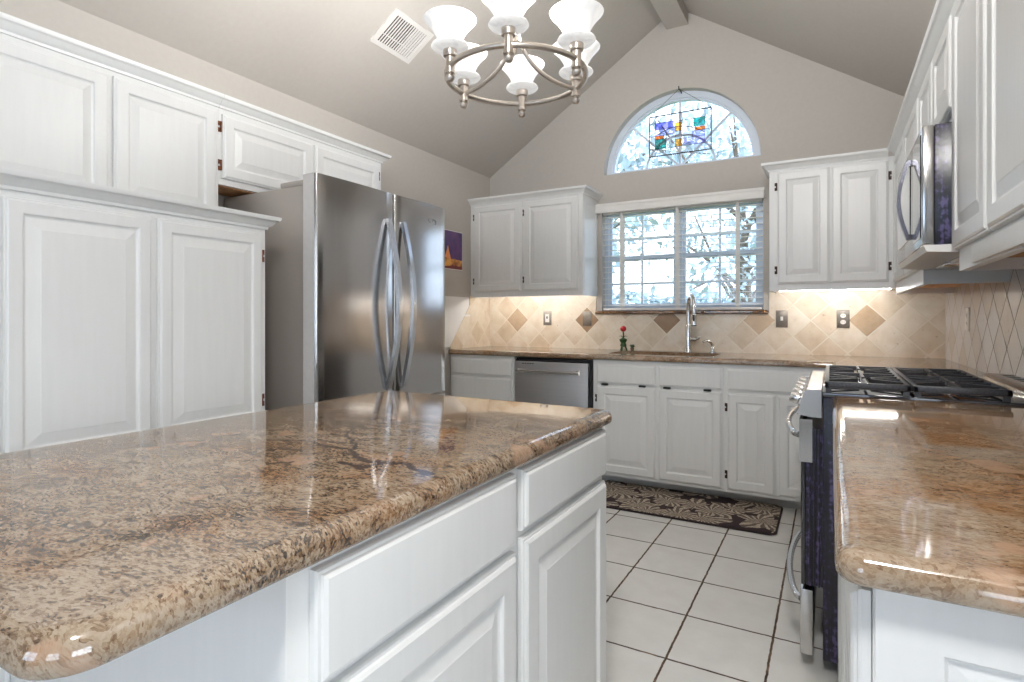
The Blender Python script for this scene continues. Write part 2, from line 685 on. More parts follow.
def mk_granite(name, veins=(), warm=0.0, contrast=1.0, bias=0.0, dark=0.64):
    m, nt, b = new_mat(name)
    g = G(nt)
    v0 = g.obj()
    wn_ = g.noise(v0, 5, 3)
    wv = g.vmath('SUBTRACT', wn_.outputs['Color'], (0.5, 0.5, 0.5))
    v = g.vmath('ADD', v0, g.vmath('SCALE', wv.outputs[0], scale=0.10).outputs[0]).outputs[0]
    vs_ = g.mapping(v, (1.0, 2.1, 1.5), (0, 0, R(28)))           # grain drawn out along one direction
    big = g.noise(vs_, 4.2, 4, 0.55).outputs['Fac']
    mid = g.noise(vs_, 19, 6, 0.66).outputs['Fac']
    patch = g.noise(g.mapping(v, (1, 1, 1), loc=(7.3, 2.2, 0)), 5, 4).outputs['Fac']
    # mineral grains: cells of two sizes, each of one colour
    jit = g.vmath('SCALE', g.vmath('SUBTRACT', g.noise(v0, 120, 2).outputs['Color'], (0.5, 0.5, 0.5)).outputs[0], scale=0.008).outputs[0]
    gv = g.vmath('ADD', vs_, jit).outputs[0]
    vals = []
    for sc_ in (150.0, 290.0):
        vo = g.n('ShaderNodeTexVoronoi')
        vo.inputs['Scale'].default_value = sc_
        g.l(gv, vo.inputs['Vector'])
        sp_ = g.n('ShaderNodeSeparateColor')
        g.l(vo.outputs['Color'], sp_.inputs[0])
        vals.append(sp_.outputs[0])
    cell = g.math('ADD', g.math('MULTIPLY', vals[0], 0.52), g.math('MULTIPLY', vals[1], 0.34))
    # bias: patches with more dark mica, patches with more feldspar
    cell = g.math('ADD', cell, 0.07)
    t = g.math('ADD', cell, g.math('MULTIPLY', g.math('SUBTRACT', mid, 0.5), 1.25))
    t = g.math('ADD', t, g.math('MULTIPLY', g.math('SUBTRACT', patch, 0.5), 0.75))
    t = g.math('ADD', g.math('MULTIPLY', g.math('SUBTRACT', t, 0.5), contrast), 0.5 + bias)
    base = g.ramp(t, [(0.02, (0.020, 0.014, 0.013)), (0.16, (0.05, 0.033, 0.024)), (0.27, (0.17, 0.105, 0.062)), (0.42, (0.33, 0.225, 0.145)), (0.60, (0.47, 0.36, 0.26)), (0.95, (0.60, 0.51, 0.41))])
    rust = g.ramp(t, [(0.02, (0.020, 0.012, 0.010)), (0.16, (0.06, 0.030, 0.018)), (0.28, (0.20, 0.085, 0.032)), (0.45, (0.36, 0.185, 0.08)), (0.65, (0.48, 0.30, 0.17)), (0.95, (0.60, 0.44, 0.31))])
    fr = g.ramp(big, [(0.46 - warm, 0.0), (0.66 - warm, 0.95)])
    c = g.mix(fr, base, rust)
    pink = g.noise(g.mapping(v, (1, 1, 1), loc=(3.1, 1.7, 0)), 7, 3, 0.5).outputs['Fac']
    c = g.mix(g.ramp(pink, [(0.655, 0.0), (0.68, 0.7)]), c, (0.66, 0.44, 0.31))
    c = g.mix(1.0, c, (dark, dark * 0.955, dark * 0.88), 'MULTIPLY')
    if veins:
        wn2 = g.noise(v0, 40, 4)
        wv2 = g.vmath('SCALE', g.vmath('SUBTRACT', wn2.outputs['Color'], (0.5, 0.5, 0.5)).outputs[0], scale=0.034).outputs[0]
        pv = g.vmath('MULTIPLY', g.vmath('ADD', v0, wv2).outputs[0], (1, 1, 0)).outputs[0]
        acc = None
        for (ax_, ay_), (bx_, by_), wd in veins:
            d = (bx_ - ax_, by_ - ay_, 0)
            L2 = d[0] ** 2 + d[1] ** 2
            pa = g.vmath('SUBTRACT', pv, (ax_, ay_, 0)).outputs[0]
            t = g.math('DIVIDE', g.vmath('DOT_PRODUCT', pa, d).outputs['Value'], L2, clamp=True)
            pr = g.n('ShaderNodeVectorMath', operation='SCALE')
            pr.inputs[0].default_value = d
            g.l(t, pr.inputs['Scale'])
            ds = g.vmath('LENGTH', g.vmath('SUBTRACT', pa, pr.outputs[0]).outputs[0]).outputs['Value']
            ds = g.math('DIVIDE', ds, wd)
            acc = ds if acc is None else g.math('MINIMUM', acc, ds)
        c = g.mix(g.ramp(acc, [(0.45, 0.95), (1.15, 0.0)]), c, (0.045, 0.022, 0.018))
    g.l(c, b.inputs['Base Color'])
    b.inputs['Roughness'].default_value = 0.06
    b.inputs['IOR'].default_value = 2.0
    MT[name] = m


VEINS = []


def vein(pts, wd):
    for i in range(len(pts) - 1):
        VEINS.append((pts[i], pts[i + 1], wd))


vein([(-1.001, 0.765), (-0.962, 0.781), (-0.935, 0.802), (-0.868, 0.787), (-0.818, 0.784), (-0.784, 0.796)], 0.006)
vein([(-0.784, 0.796), (-0.839, 0.843), (-0.897, 0.88), (-0.928, 0.869)], 0.005)
vein([(-0.897, 0.88), (-0.925, 0.92), (-0.934, 0.947)], 0.004)
vein([(-0.786, 0.785), (-0.736, 0.747), (-0.694, 0.734), (-0.666, 0.746), (-0.628, 0.754), (-0.587, 0.735), (-0.557, 0.723)], 0.009)
vein([(-0.737, 0.712), (-0.677, 0.699), (-0.669, 0.725), (-0.666, 0.746)], 0.009)
vein([(-0.835, 0.642), (-0.812, 0.665)], 0.008)
vein([(-0.926, 0.718), (-0.856, 0.746)], 0.005)
mk_granite('granite_island', VEINS, warm=-0.03, contrast=1.0, bias=0.0)
mk_granite('granite', (), warm=0.06, contrast=0.66, bias=0.06, dark=0.66)
mk_granite('granite_sill', (), warm=0.35, contrast=0.9, bias=-0.12, dark=0.7)


def mk_tile_floor():
    m, nt, b = new_mat('floor_tile')
    g = G(nt)
    tx, ty, gw = 0.3095, 0.3215, 0.0058
    v = g.obj()
    wob = g.vmath('SCALE', g.vmath('SUBTRACT', g.noise(v, 30, 3).outputs['Color'], (0.5, 0.5, 0.5)).outputs[0], scale=0.006).outputs[0]
    sx = g.n('ShaderNodeSeparateXYZ')
    g.l(g.vmath('ADD', v, wob).outputs[0], sx.inputs[0])
    u = g.math('DIVIDE', g.math('ADD', sx.outputs[0], 0.801 + tx * 40), tx)
    w_ = g.math('DIVIDE', g.math('SUBTRACT', sx.outputs[1], 3.237 - ty * 40), ty)

    def edge(q, t):
        f = g.math('FRACT', q)
        return g.math('MULTIPLY', g.math('MINIMUM', f, g.math('SUBTRACT', 1.0, f)), t)
    dist = g.math('MINIMUM', edge(u, tx), edge(w_, ty))
    gr = g.ramp(g.math('DIVIDE', dist, gw), [(0.55, 1.0), (0.85, 0.0)])
    cid = g.n('ShaderNodeCombineXYZ')
    g.l(g.math('FLOOR', u), cid.inputs[0])
    g.l(g.math('FLOOR', w_), cid.inputs[1])
    wh = g.n('ShaderNodeTexWhiteNoise')
    g.l(cid.outputs[0], wh.inputs['Vector'])
    mott = g.noise(v, 9, 5, 0.6).outputs['Fac']
    tcol = g.ramp(mott, [(0.3, (0.73, 0.715, 0.685)), (0.7, (0.81, 0.80, 0.775))])
    tcol = g.mix(g.math('MULTIPLY', wh.outputs['Value'], 0.25), tcol, (0.72, 0.70, 0.665))
    gn = g.noise(v, 14, 4).outputs['Fac']
    gcol = g.ramp(gn, [(0.3, (0.045, 0.028, 0.018)), (0.55, (0.11, 0.066, 0.04)), (0.75, (0.30, 0.20, 0.13))])
    g.l(g.mix(gr, tcol, gcol), b.inputs['Base Color'])
    g.l(g.ramp(gr, [(0.0, 0.33), (1.0, 0.9)]), b.inputs['Roughness'])
    h = g.math('SUBTRACT', g.math('MULTIPLY', mott, 0.15), gr)
    g.bump(h, 0.35, 0.003, b)
    MT['floor_tile'] = m


mk_tile_floor()


def mk_backsplash(name, axis, o_a, o_z, side=0.1515, accents=True, glare_lift=0.0, grout=(0.78, 0.71, 0.60), gloss=0.30):
    """tumbled stone squares set on the point; axis = horizontal coordinate along the wall"""
    m, nt, b = new_mat(name)
    g = G(nt)
    v = g.obj()
    s = g.n('ShaderNodeSeparateXYZ')
    wob = g.vmath('SCALE', g.vmath('SUBTRACT', g.noise(v, 40, 3).outputs['Color'], (0.5, 0.5, 0.5)).outputs[0], scale=0.004).outputs[0]
    g.l(g.vmath('ADD', v, wob).outputs[0], s.inputs[0])
    a = g.math('SUBTRACT', s.outputs['XYZ'.index(axis)], o_a)
    z = g.math('SUBTRACT', s.outputs[2], o_z)
    k = 1 / (math.sqrt(2) * side)
    p = g.math('ADD', g.math('MULTIPLY', g.math('ADD', a, z), k), 40.5)
    q = g.math('ADD', g.math('MULTIPLY', g.math('SUBTRACT', a, z), k), 40.5)

    def edge(t):
        f = g.math('FRACT', t)
        return g.math('MULTIPLY', g.math('MINIMUM', f, g.math('SUBTRACT', 1.0, f)), side)
    dist = g.math('MINIMUM', edge(p), edge(q))
    gr = g.ramp(g.math('DIVIDE', dist, 0.0046), [(0.55, 1.0), (1.0, 0.0)])
    fp, fq = g.math('FLOOR', p), g.math('FLOOR', q)
    cid = g.n('ShaderNodeCombineXYZ')
    g.l(fp, cid.inputs[0])
    g.l(fq, cid.inputs[1])
    wh = g.n('ShaderNodeTexWhiteNoise')
    g.l(cid.outputs[0], wh.inputs['Vector'])
    # accent tiles: every third one of the row whose centre lies at o_z
    row = g.math('COMPARE', g.math('SUBTRACT', fp, fq), 0.0)
    row.node.inputs[2].default_value = 0.1
    third = g.math('COMPARE', g.math('MODULO', g.math('ADD', fp, -40.0 + 300), 3.0), 0.0)
    third.node.inputs[2].default_value = 0.1
    acc = g.math('MULTIPLY', g.math('MULTIPLY', row, third), 1.0 if accents else 0.0)
    up = lambda c: tuple(x + (0.86 - x) * glare_lift for x in c)  # whitens the stone colours to imitate glare on the wall
    # offset the texture per tile so the stone does not run through
    offv = g.vmath('SCALE', wh.outputs['Color'], scale=5.0).outputs[0]
    tv = g.vmath('ADD', v, offv).outputs[0]
    n1 = g.noise(tv, 9, 5, 0.6).outputs['Fac']
    n2 = g.noise(tv, 45, 4, 0.6).outputs['Fac']
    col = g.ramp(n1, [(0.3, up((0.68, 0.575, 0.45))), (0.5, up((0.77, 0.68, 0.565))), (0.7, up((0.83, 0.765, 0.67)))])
    tint = g.ramp(wh.outputs['Value'], [(0.0, (0.88, 0.83, 0.76)), (0.6, (1, 1, 1))])
    col = g.mix(1.0, col, tint, 'MULTIPLY')
    brn = g.mix(wh.outputs['Value'], g.ramp(n1, [(0.3, (0.25, 0.145, 0.08)), (0.7, (0.40, 0.27, 0.165))]), g.ramp(n1, [(0.3, (0.45, 0.33, 0.21)), (0.7, (0.60, 0.46, 0.32))]))
    col = g.mix(acc, col, brn)
    pit = g.ramp(n2, [(0.66, 0.0), (0.72, 0.7)])
    col = g.mix(pit, col, (0.36, 0.24, 0.14))
    col = g.mix(gr, col, grout)
    g.l(col, b.inputs['Base Color'])
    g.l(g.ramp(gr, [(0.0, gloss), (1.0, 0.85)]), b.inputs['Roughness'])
    h = g.math('SUBTRACT', g.math('MULTIPLY', n2, -0.15), gr)
    g.bump(h, 0.35, 0.002, b)
    MT[name] = m


mk_backsplash('stone_back', 'X', -0.438, 1.146)
mk_backsplash('stone_corner', 'Y', 4.33 - 0.11, 1.146, accents=False)
mk_backsplash('stone_side_glare', 'Y', 4.33 - 0.11, 1.146, accents=False, glare_lift=1.0, grout=(0.22, 0.19, 0.165), gloss=0.12)  # same stone, whitened with darker grout: grazing glare put into the colour


def mk_rug():
    m, nt, b = new_mat('rug_pile')
    g = G(nt)
    v = g.obj()
    n = g.noise(v, 6, 3)
    wv = g.vmath('SCALE', g.vmath('SUBTRACT', n.outputs['Color'], (0.5, 0.5, 0.5)).outputs[0], scale=0.10).outputs[0]
    p = g.vmath('ADD', v, wv).outputs[0]
    vor = g.n('ShaderNodeTexVoronoi')
    vor.inputs['Scale'].default_value = 4.6
    g.l(p, vor.inputs['Vector'])
    rel = g.vmath('SUBTRACT', g.vmath('MULTIPLY', p, (1, 1, 0)).outputs[0], g.vmath('MULTIPLY', vor.outputs['Position'], (1, 1, 0)).outputs[0]).outputs[0]
    s = g.n('ShaderNodeSeparateXYZ')
    g.l(rel, s.inputs[0])
    ang = g.math('ARCTAN2', s.outputs[1], s.outputs[0])
    rad = g.vmath('LENGTH', rel).outputs['Value']
    fan = g.math('SINE', g.math('ADD', g.math('MULTIPLY', ang, 15.0), g.math('MULTIPLY', rad, 40.0)))
    lobes = g.math('ADD', g.math('MULTIPLY', g.math('SINE', g.math('MULTIPLY', ang, 5.0)), 0.034), 0.128)
    inside = g.math('LESS_THAN', rad, lobes)
    leafm = g.ramp(fan, [(0.0, 0.22), (0.25, 1.0)])
    fac = g.math('MULTIPLY', inside, leafm)
    dots = g.noise(v, 120, 2).outputs['Fac']
    lcol = g.ramp(dots, [(0.35, (0.34, 0.27, 0.20)), (0.6, (0.62, 0.53, 0.42))])
    c = g.mix(fac, (0.040, 0.022, 0.026), lcol)
    g.l(c, b.inputs['Base Color'])
    b.inputs['Roughness'].default_value = 0.95
    g.bump(dots, 0.4, 0.003, b)
    MT['rug_pile'] = m


mk_rug()
simple('rug_edge', (0.03, 0.018, 0.02), 0.9, nscale=100, namt=0.3)


def mk_poster():
    m, nt, b = new_mat('poster_print')
    g = G(nt)
    v = g.obj()
    s = g.n('ShaderNodeSeparateXYZ')
    g.l(v, s.inputs[0])
    n = g.noise(v, 14, 4)
    z = g.math('ADD', s.outputs[2], g.math('MULTIPLY', g.math('SUBTRACT', n.outputs['Fac'], 0.5), 0.06))
    y = s.outputs[1]
    sky = g.ramp(g.noise(v, 10, 3).outputs['Fac'], [(0.3, (0.05, 0.03, 0.14)), (0.7, (0.16, 0.06, 0.20))])
    # a tall pale peak with orange flanks over dark red ground
    peak = g.math('SUBTRACT', 0.185, g.math('MULTIPLY', g.math('ABSOLUTE', g.math('SUBTRACT', y, 0.085)), 2.3))
    f1 = g.math('LESS_THAN', z, peak)
    ground = g.math('LESS_THAN', z, 0.085)
    c = g.mix(f1, sky, (0.85, 0.30, 0.10))
    c = g.mix(ground, c, g.ramp(n.outputs['Fac'], [(0.35, (0.30, 0.06, 0.02)), (0.6, (0.85, 0.42, 0.10))]))
    c = g.mix(g.math('LESS_THAN', z, 0.03), c, (0.22, 0.03, 0.03))
    g.l(c, b.inputs['Base Color'])
    b.inputs['Roughness'].default_value = 0.4
    MT['poster_print'] = m


mk_poster()

# ------------------------------------------------------------------ dimensions
XL, XR, YW = -2.65, 0.62, 4.33          # wall faces
EAVE, APEX, RX = 2.41, 3.49, -1.01
SL = (APEX - EAVE) / (RX - XL)
SR = (APEX - EAVE) / (XR - RX)
YB = -3.3                                # rear wall of the breakfast area
XB = 3.2                                 # far side of the breakfast area
YN = 0.30                                # end of the right-hand kitchen wall

# ------------------------------------------------------------------ setting
struct('floor', box(XL - 0.12, XB + 0.12, YB - 0.12, YW + 0.12, -0.1, 0.0), MT['floor_tile'])

bm = NB()
prism(bm, [(XL - 0.12, EAVE - 0.12 * SL), (RX, APEX), (RX, APEX + 0.12), (XL - 0.12, EAVE + 0.04)], YB - 0.12, YW + 0.12, 'y')
prism(bm, [(RX, APEX), (XR + 0.12, EAVE - 0.12 * SR), (XR + 0.12, EAVE + 0.04), (RX, APEX + 0.12)], YB - 0.12, YW + 0.12, 'y')
bx(bm, XR + 0.12, XB + 0.12, YB - 0.12, YN + 0.12, EAVE - 0.12 * SR, EAVE + 0.04)
struct('ceiling', bm, MT['wall'], smooth=False)


def wall_poly(name, outer, holes, a0, a1, axis):
    """extruded wall with openings; outer/holes are 2D (h, z) loops"""
    bm = NB()
    def P(p, a):
        return (a, p[0], p[1]) if axis == 'x' else (p[0], a, p[1])
    es = []
    for lp in [outer] + holes:
        vs_ = [bm.verts.new(P(p, a0)) for p in lp]
        for i in range(len(vs_)):
            es.append(bm.edges.new((vs_[i], vs_[(i + 1) % len(vs_)])))
    bmesh.ops.triangle_fill(bm, use_beauty=True, edges=es)
    fs = list(bm.faces)
    r = bmesh.ops.extrude_face_region(bm, geom=fs)
    nv = [x for x in r['geom'] if isinstance(x, bmesh.types.BMVert)]
    d = a1 - a0
    bmesh.ops.translate(bm, verts=nv, vec=(d, 0, 0) if axis == 'x' else (0, d, 0))
    return struct(name, bm, MT['wall'], smooth=False)


WX0, WX1, WZ0, WZ1 = -1.600, -0.410, 1.205, 2.03
ACX, ACZ, AR = -1.005, 2.302, 0.578
rect = [(WX0, WZ0), (WX1, WZ0), (WX1, WZ1), (WX0, WZ1)]
arch = [(ACX + AR * math.cos(math.pi * k / 32), ACZ + AR * math.sin(math.pi * k / 32)) for k in range(33)]
wall_poly('wall_back', [(XL - 0.12, 0), (XR + 0.12, 0), (XR + 0.12, EAVE - 0.12 * SR), (RX, APEX), (XL - 0.12, EAVE - 0.12 * SL)],
          [rect, arch], YW, YW + 0.12, 'y')
struct('wall_left', box(XL - 0.12, XL, YB, YW, 0, EAVE), MT['wall'], smooth=False)
struct('wall_right', box(XR, XR + 0.12, YN, YW, 0, EAVE), MT['wall'], smooth=False)
struct('wall_nook', box(XR + 0.12, XB, YN, YN + 0.12, 0, EAVE), MT['wall'], smooth=False)
wall_poly('wall_far', [(YB, 0), (YN + 0.12, 0), (YN + 0.12, EAVE), (YB, EAVE)], [[(-2.55, 0.65), (-0.15, 0.65), (-0.15, 2.25), (-2.55, 2.25)]], XB, XB + 0.12, 'x')
bm = NB()
for q in ((0.65, 0.70), (2.20, 2.25), (1.425, 1.475)):
    bx(bm, XB + 0.03, XB + 0.08, -2.55, -0.15, q[0], q[1])
for q in (-2.55, -1.79, -0.99, -0.20):
    bx(bm, XB + 0.031, XB + 0.079, q, q + 0.05, 0.65, 2.25)
o = struct('window_5', bm, MT['vinyl'], smooth=False)  # unseen window, added to bring in light from the side
obj('pane', box(XB + 0.053, XB + 0.057, -2.55, -0.15, 0.65, 2.25), MT['pane'], o)
RW = [(-2.25, -0.65), (0.45, 2.05)]  # unseen rear windows, added to let daylight in
gable = [(XL - 0.12, 0), (XB + 0.12, 0), (XB + 0.12, EAVE), (XR + 0.12, EAVE - 0.12 * SR), (RX, APEX), (XL - 0.12, EAVE - 0.12 * SL)]
wall_poly('wall_rear', gable, [[(a, 0.7), (b, 0.7), (b, 2.3), (a, 2.3)] for a, b in RW], YB - 0.12, YB, 'y')
for i, (a, b) in enumerate(RW):
    bm = NB()
    for q in ((a, b, 0.7, 0.75), (a, b, 2.25, 2.3), (a, b, 1.475, 1.525)):
        bx(bm, q[0], q[1], YB - 0.09, YB - 0.04, q[2], q[3])
    for q in ((a, a + 0.05), (b - 0.05, b), ((a + b) / 2 - 0.03, (a + b) / 2 + 0.03)):
        bx(bm, q[0], q[1], YB - 0.089, YB - 0.041, 0.7, 2.3)
    o = struct('window_%d' % (i + 3), bm, MT['vinyl'], smooth=False)
    obj('pane', box(a, b, YB - 0.067, YB - 0.063, 0.7, 2.3), MT['pane'], o)

# ridge beam
bm = prism(NB(), [(-1.083, 3.345), (-0.923, 3.345), (-0.923, APEX - (-0.923 - RX) * SR + 0.02), (RX, APEX + 0.02), (-1.083, APEX - (RX + 1.083) * SL + 0.02)], YB, YW, 'y')
struct('trim_1', bm, MT['wall'], smooth=False)

# diagonal stone backsplash on three walls
T = 0.009
bm = NB()
bx(bm, XL, XR, YW - T, YW, 0.914, WZ0 - 0.012)
bx(bm, XL, WX0 - 0.043, YW - T, YW, WZ0 - 0.012, 1.345)
bx(bm, -0.372, XR, YW - T, YW, WZ0 - 0.012, 1.345)
struct('trim_2', bm, MT['stone_back'], smooth=False)
struct('trim_3', box(XR - T, XR, 0.74, YW - T, 0.914, 1.36), MT['stone_side_glare'], smooth=False)
bm = prism(NB(), [(YW - T, 0.914), (YW - T, 1.345), (3.995, 1.345), (3.995, 1.272), (3.715, 0.940), (3.715, 0.914)], XL, XL + T, 'x')
struct('trim_4', bm, MT['stone_corner'], smooth=False)
# painted board and rail behind the fridge corner
bm = NB()
bx(bm, XL, XL + 0.006, 2.85, 3.99, 0.93, 1.335)
bx(bm, XL, XL + 0.016, 2.85, 3.985, 1.175, 1.19)
struct('trim_5', bm, MT['trim_white'], smooth=False)
# granite sill under the window
bm = slab([(WX0 - 0.045, YW - 0.035, 0.008, 1), (WX1 + 0.035, YW - 0.035, 0.008, 1), (WX1 + 0.035, YW, 0, 0), (WX0 - 0.045, YW, 0, 1)],
          prof=[(0.006, 1.193), (0.001, 1.197), (0, 1.204), (0.001, 1.212), (0.006, 1.2165), (0.010, 1.218)])
bx(bm, WX0, WX1, YW, YW + 0.12, 1.193, 1.218)
struct('trim_6', bm, MT['granite_sill'])

# ---- window over the sink
YG = YW + 0.095


def rect_frame(bm, x0, x1, z0, z1, wd, y0, y1, bev=0.0):
    bx(bm, x0, x1, y0, y1, z0, z0 + wd, bev)
    bx(bm, x0, x1, y0, y1, z1 - wd, z1, bev)
    bx(bm, x0, x0 + wd, y0, y1, z0 + wd, z1 - wd, bev)
    bx(bm, x1 - wd, x1, y0, y1, z0 + wd, z1 - wd, bev)


bm = NB()
rect_frame(bm, WX0, WX1, 1.218, WZ1, 0.032, YW + 0.07, YW + 0.12)
bx(bm, -1.025, -0.985, YW + 0.07, YW + 0.12, 1.25, WZ1 - 0.032)
win = struct('window_1', bm, MT['vinyl'], smooth=False)
for x0, x1 in ((WX0 + 0.032, -1.025), (-0.985, WX1 - 0.032)):
    for z0, z1, dy in ((1.25, 1.655, 0.0), (1.615, WZ1 - 0.032, 0.012)):
        bm = NB()
        rect_frame(bm, x0, x1, z0, z1, 0.026, YW + 0.078 + dy, YW + 0.098 + dy)
        xm = x0 + (x1 - x0) * 0.5
        bx(bm, xm - 0.008, xm + 0.008, YW + 0.082 + dy, YW + 0.094 + dy, z0 + 0.026, z1 - 0.026)
        zm = (z0 + z1) / 2 - 0.02
        bx(bm, x0 + 0.026, x1 - 0.026, YW + 0.083 + dy, YW + 0.093 + dy, zm - 0.008, zm + 0.008)
        s_ = obj('sash', bm, MT['vinyl'], win, smooth=False)
        obj('pane', box(x0 + 0.02, x1 - 0.02, YW + 0.086 + dy, YW + 0.090 + dy, z0 + 0.02, z1 - 0.02), MT['pane'], s_)

# ---- arched window
def arc_band(bm, r0, r1, y0, y1, cx=ACX, cz=ACZ, a0=0.0, a1=math.pi, n=40):
    A = []
    for k in range(n + 1):
        a = a0 + (a1 - a0) * k / n
        c, s = math.cos(a), math.sin(a)
        A.append([bm.verts.new((cx + r * c, y, cz + r * s)) for r, y in ((r0, y0), (r1, y0), (r1, y1), (r0, y1))])
    for k in range(n):
        for j in range(4):
            bm.faces.new((A[k][j], A[k][(j + 1) % 4], A[k + 1][(j + 1) % 4], A[k + 1][j]))
    bm.faces.new(A[0])
    bm.faces.new(A[-1])


bm = NB()
arc_band(bm, AR - 0.045, AR, YW + 0.065, YW + 0.12)
arc_band(bm, AR - 0.060, AR - 0.045, YW + 0.08, YW + 0.12)
bx(bm, ACX - AR, ACX + AR, YW + 0.066, YW + 0.12, ACZ, ACZ + 0.028)
win2 = struct('window_2', bm, MT['vinyl'])
bm = NB()
ya, yb = YW + 0.092, YW + 0.104
for a in (45, 90, 135):
    c, s = math.cos(R(a)), math.sin(R(a))
    p0, p1 = Vector((ACX, 0, ACZ + 0.02)), Vector((ACX + (AR - 0.05) * c, 0, ACZ + (AR - 0.05) * s))
    nn = Vector((-s, 0, c)) * 0.008
    vs_ = [bm.verts.new((p.x, y, p.z)) for y in (ya, yb) for p in (p0 - nn, p0 + nn, p1 + nn, p1 - nn)]
    for q in ((0, 1, 2, 3), (7, 6, 5, 4), (0, 4, 5, 1), (1, 5, 6, 2), (2, 6, 7, 3), (3, 7, 4, 0)):
        bm.faces.new([vs_[i] for i in q])
arc_band(bm, 0.252, 0.268, ya + 0.001, yb - 0.001)
obj('muntins', bm, MT['vinyl'], win2, smooth=False)
bm = NB()
ring = [(ACX + (AR - 0.03) * math.cos(math.pi * k / 32), ACZ + 0.01 + (AR - 0.03) * math.sin(math.pi * k / 32)) for k in range(33)]
prism(bm, ring, YW + 0.096, YW + 0.100, 'y')
obj('pane', bm, MT['pane'], win2, smooth=False)

# ------------------------------------------------------------------ island
XI = -0.537
isl = thing('island_cabinet', 'white kitchen island base with raised-panel doors under the large granite slab', 'cabinet', (-0.93, 0.97, 0))
bm = NB()
bx(bm, -1.30, XI, 0.436, 1.455, 0.10, 0.876, 0.002)
obj('body', bm, MT['cabinet'], isl)
obj('toe_kick', box(-1.25, XI - 0.06, 0.48, 1.42, 0.0, 0.10), MT['cabinet'], isl)
# recessed end panel frame on the near end
for a0, a1, z0, z1 in ((-1.30, -1.24, 0.10, 0.876), ):
    obj('end_stile', box(a0, a1, 0.428, 0.4359, z0, z1, 0.002), MT['cabinet'], isl)
drawer(isl, 'x', XI, 1, 0.468, 0.950, 0.728, 0.866)
drawer(isl, 'x', XI, 1, 0.978, 1.443, 0.746, 0.866)
door(isl, 'x', XI, 1, 0.468, 0.950, 0.125, 0.716, sw=0.06)
door(isl, 'x', XI, 1, 0.978, 1.443, 0.125, 0.730, 'hi', sw=0.06)

bm = slab([(-1.345, 0.195, 0.05, 1), (-0.512, 0.195, 0.05, 1), (-0.512, 1.492, 0.035, 1), (-1.345, 1.520, 0.035, 1)],
          prof=[(0.012, 0.877), (0.004, 0.880), (0.0008, 0.8845), (0.0, 0.891), (0.0008, 0.898), (0.0045, 0.9055), (0.010, 0.9105), (0.017, 0.9132), (0.024, 0.914)])
tag(obj('island_countertop', bm, MT['granite_island']), 'large brown speckled granite countertop with dark branching vein on the island', 'countertop')

# ------------------------------------------------------------------ left wall: pantry, uppers, fridge
XP = -2.045
pan = thing('pantry_cabinet', 'tall white pantry cabinet with two raised-panel doors beside the refrigerator', 'cabinet', (-2.35, 0.9, 0))
obj('body', box(XL + 0.002, XP, 0.25, 1.557, 0.10, 1.565), MT['cabinet'], pan)
obj('toe_kick', box(XL + 0.002, XP - 0.07, 0.26, 1.55, 0.0, 0.10), MT['cabinet'], pan)
for a0, a1, hz in ((0.272, 0.680, None), (0.696, 1.102, None), (1.119, 1.535, 'hi')):
    door(pan, 'x', XP, 1, a0, a1, 0.735, 1.508, hz, sw=0.048, bevel=0.04)
    door(pan, 'x', XP, 1, a0, a1, 0.125, 0.715, None, sw=0.048, bevel=0.04)
bm = molding(NB(), [(XP, 0.25), (XP, 1.557), (-2.447, 1.557)], 1.528, side=1)
obj('crown_moulding', bm, MT['cabinet'], pan)
obj('top', box(XL + 0.002, XP, 0.25, 1.557, 1.5655, 1.58), MT['cabinet'], pan)

XU = -2.45
upp = thing('upper_cabinet', 'white upper cabinet with two tall doors standing on the pantry ledge', 'cabinet', (-2.55, 0.95, 1.581))
obj('body', box(XL + 0.002, XU, 0.25, 1.618, 1.581, 2.135), MT['cabinet'], upp)
door(upp, 'x', XU, 1, 0.29, 0.705, 1.600, 2.106)
door(upp, 'x', XU, 1, 0.725, 1.160, 1.600, 2.106)
door(upp, 'x', XU, 1, 1.176, 1.602, 1.600, 2.106)
bm = molding(NB(), [(XU, 0.25), (XU, 1.618)], 2.127, side=1)
obj('crown_moulding', bm, MT['cabinet'], upp)

upf = thing('upper_cabinet', 'short white cabinet with two low doors above the refrigerator', 'cabinet', (-2.55, 2.15, 1.772))
obj('body', box(XL + 0.002, XU, 1.619, 2.70, 1.777, 2.135), MT['cabinet'], upf)
obj('underside', box(XL + 0.01, XU - 0.02, 1.63, 2.69, 1.772, 1.7768), MT['raw_wood'], upf)['label'] = 'unpainted brown wood underside'
M0 = mapper('x', XU + 0.001, 1)
door(upf, 'x', XU, 1, 1.632, 2.150, 1.806, 2.100, 'lo')
door(upf, 'x', XU, 1, 2.168, 2.670, 1.806, 2.100, 'hi')
bm = molding(NB(), [(XU, 1.619), (XU, 2.70), (XL + 0.002, 2.70)], 2.127, side=1)
obj('crown_moulding', bm, MT['cabinet'], upf)

fr = thing('refrigerator', 'tall stainless steel french-door refrigerator with two bowed handles', 'refrigerator', (-2.25, 2.2, 0))
Y0, Y1 = 1.745, 2.690
XF, XD, XBd = -1.955, -2.035, -2.050
obj('body', box(-2.630, XBd, Y0 + 0.02, Y1 - 0.012, 0.03, 1.757, 0.004), MT['fridge_side'], fr)
obj('gasket', box(XBd, XD, Y0 + 0.035, Y1 - 0.03, 0.05, 1.755), MT['gasket'], fr)


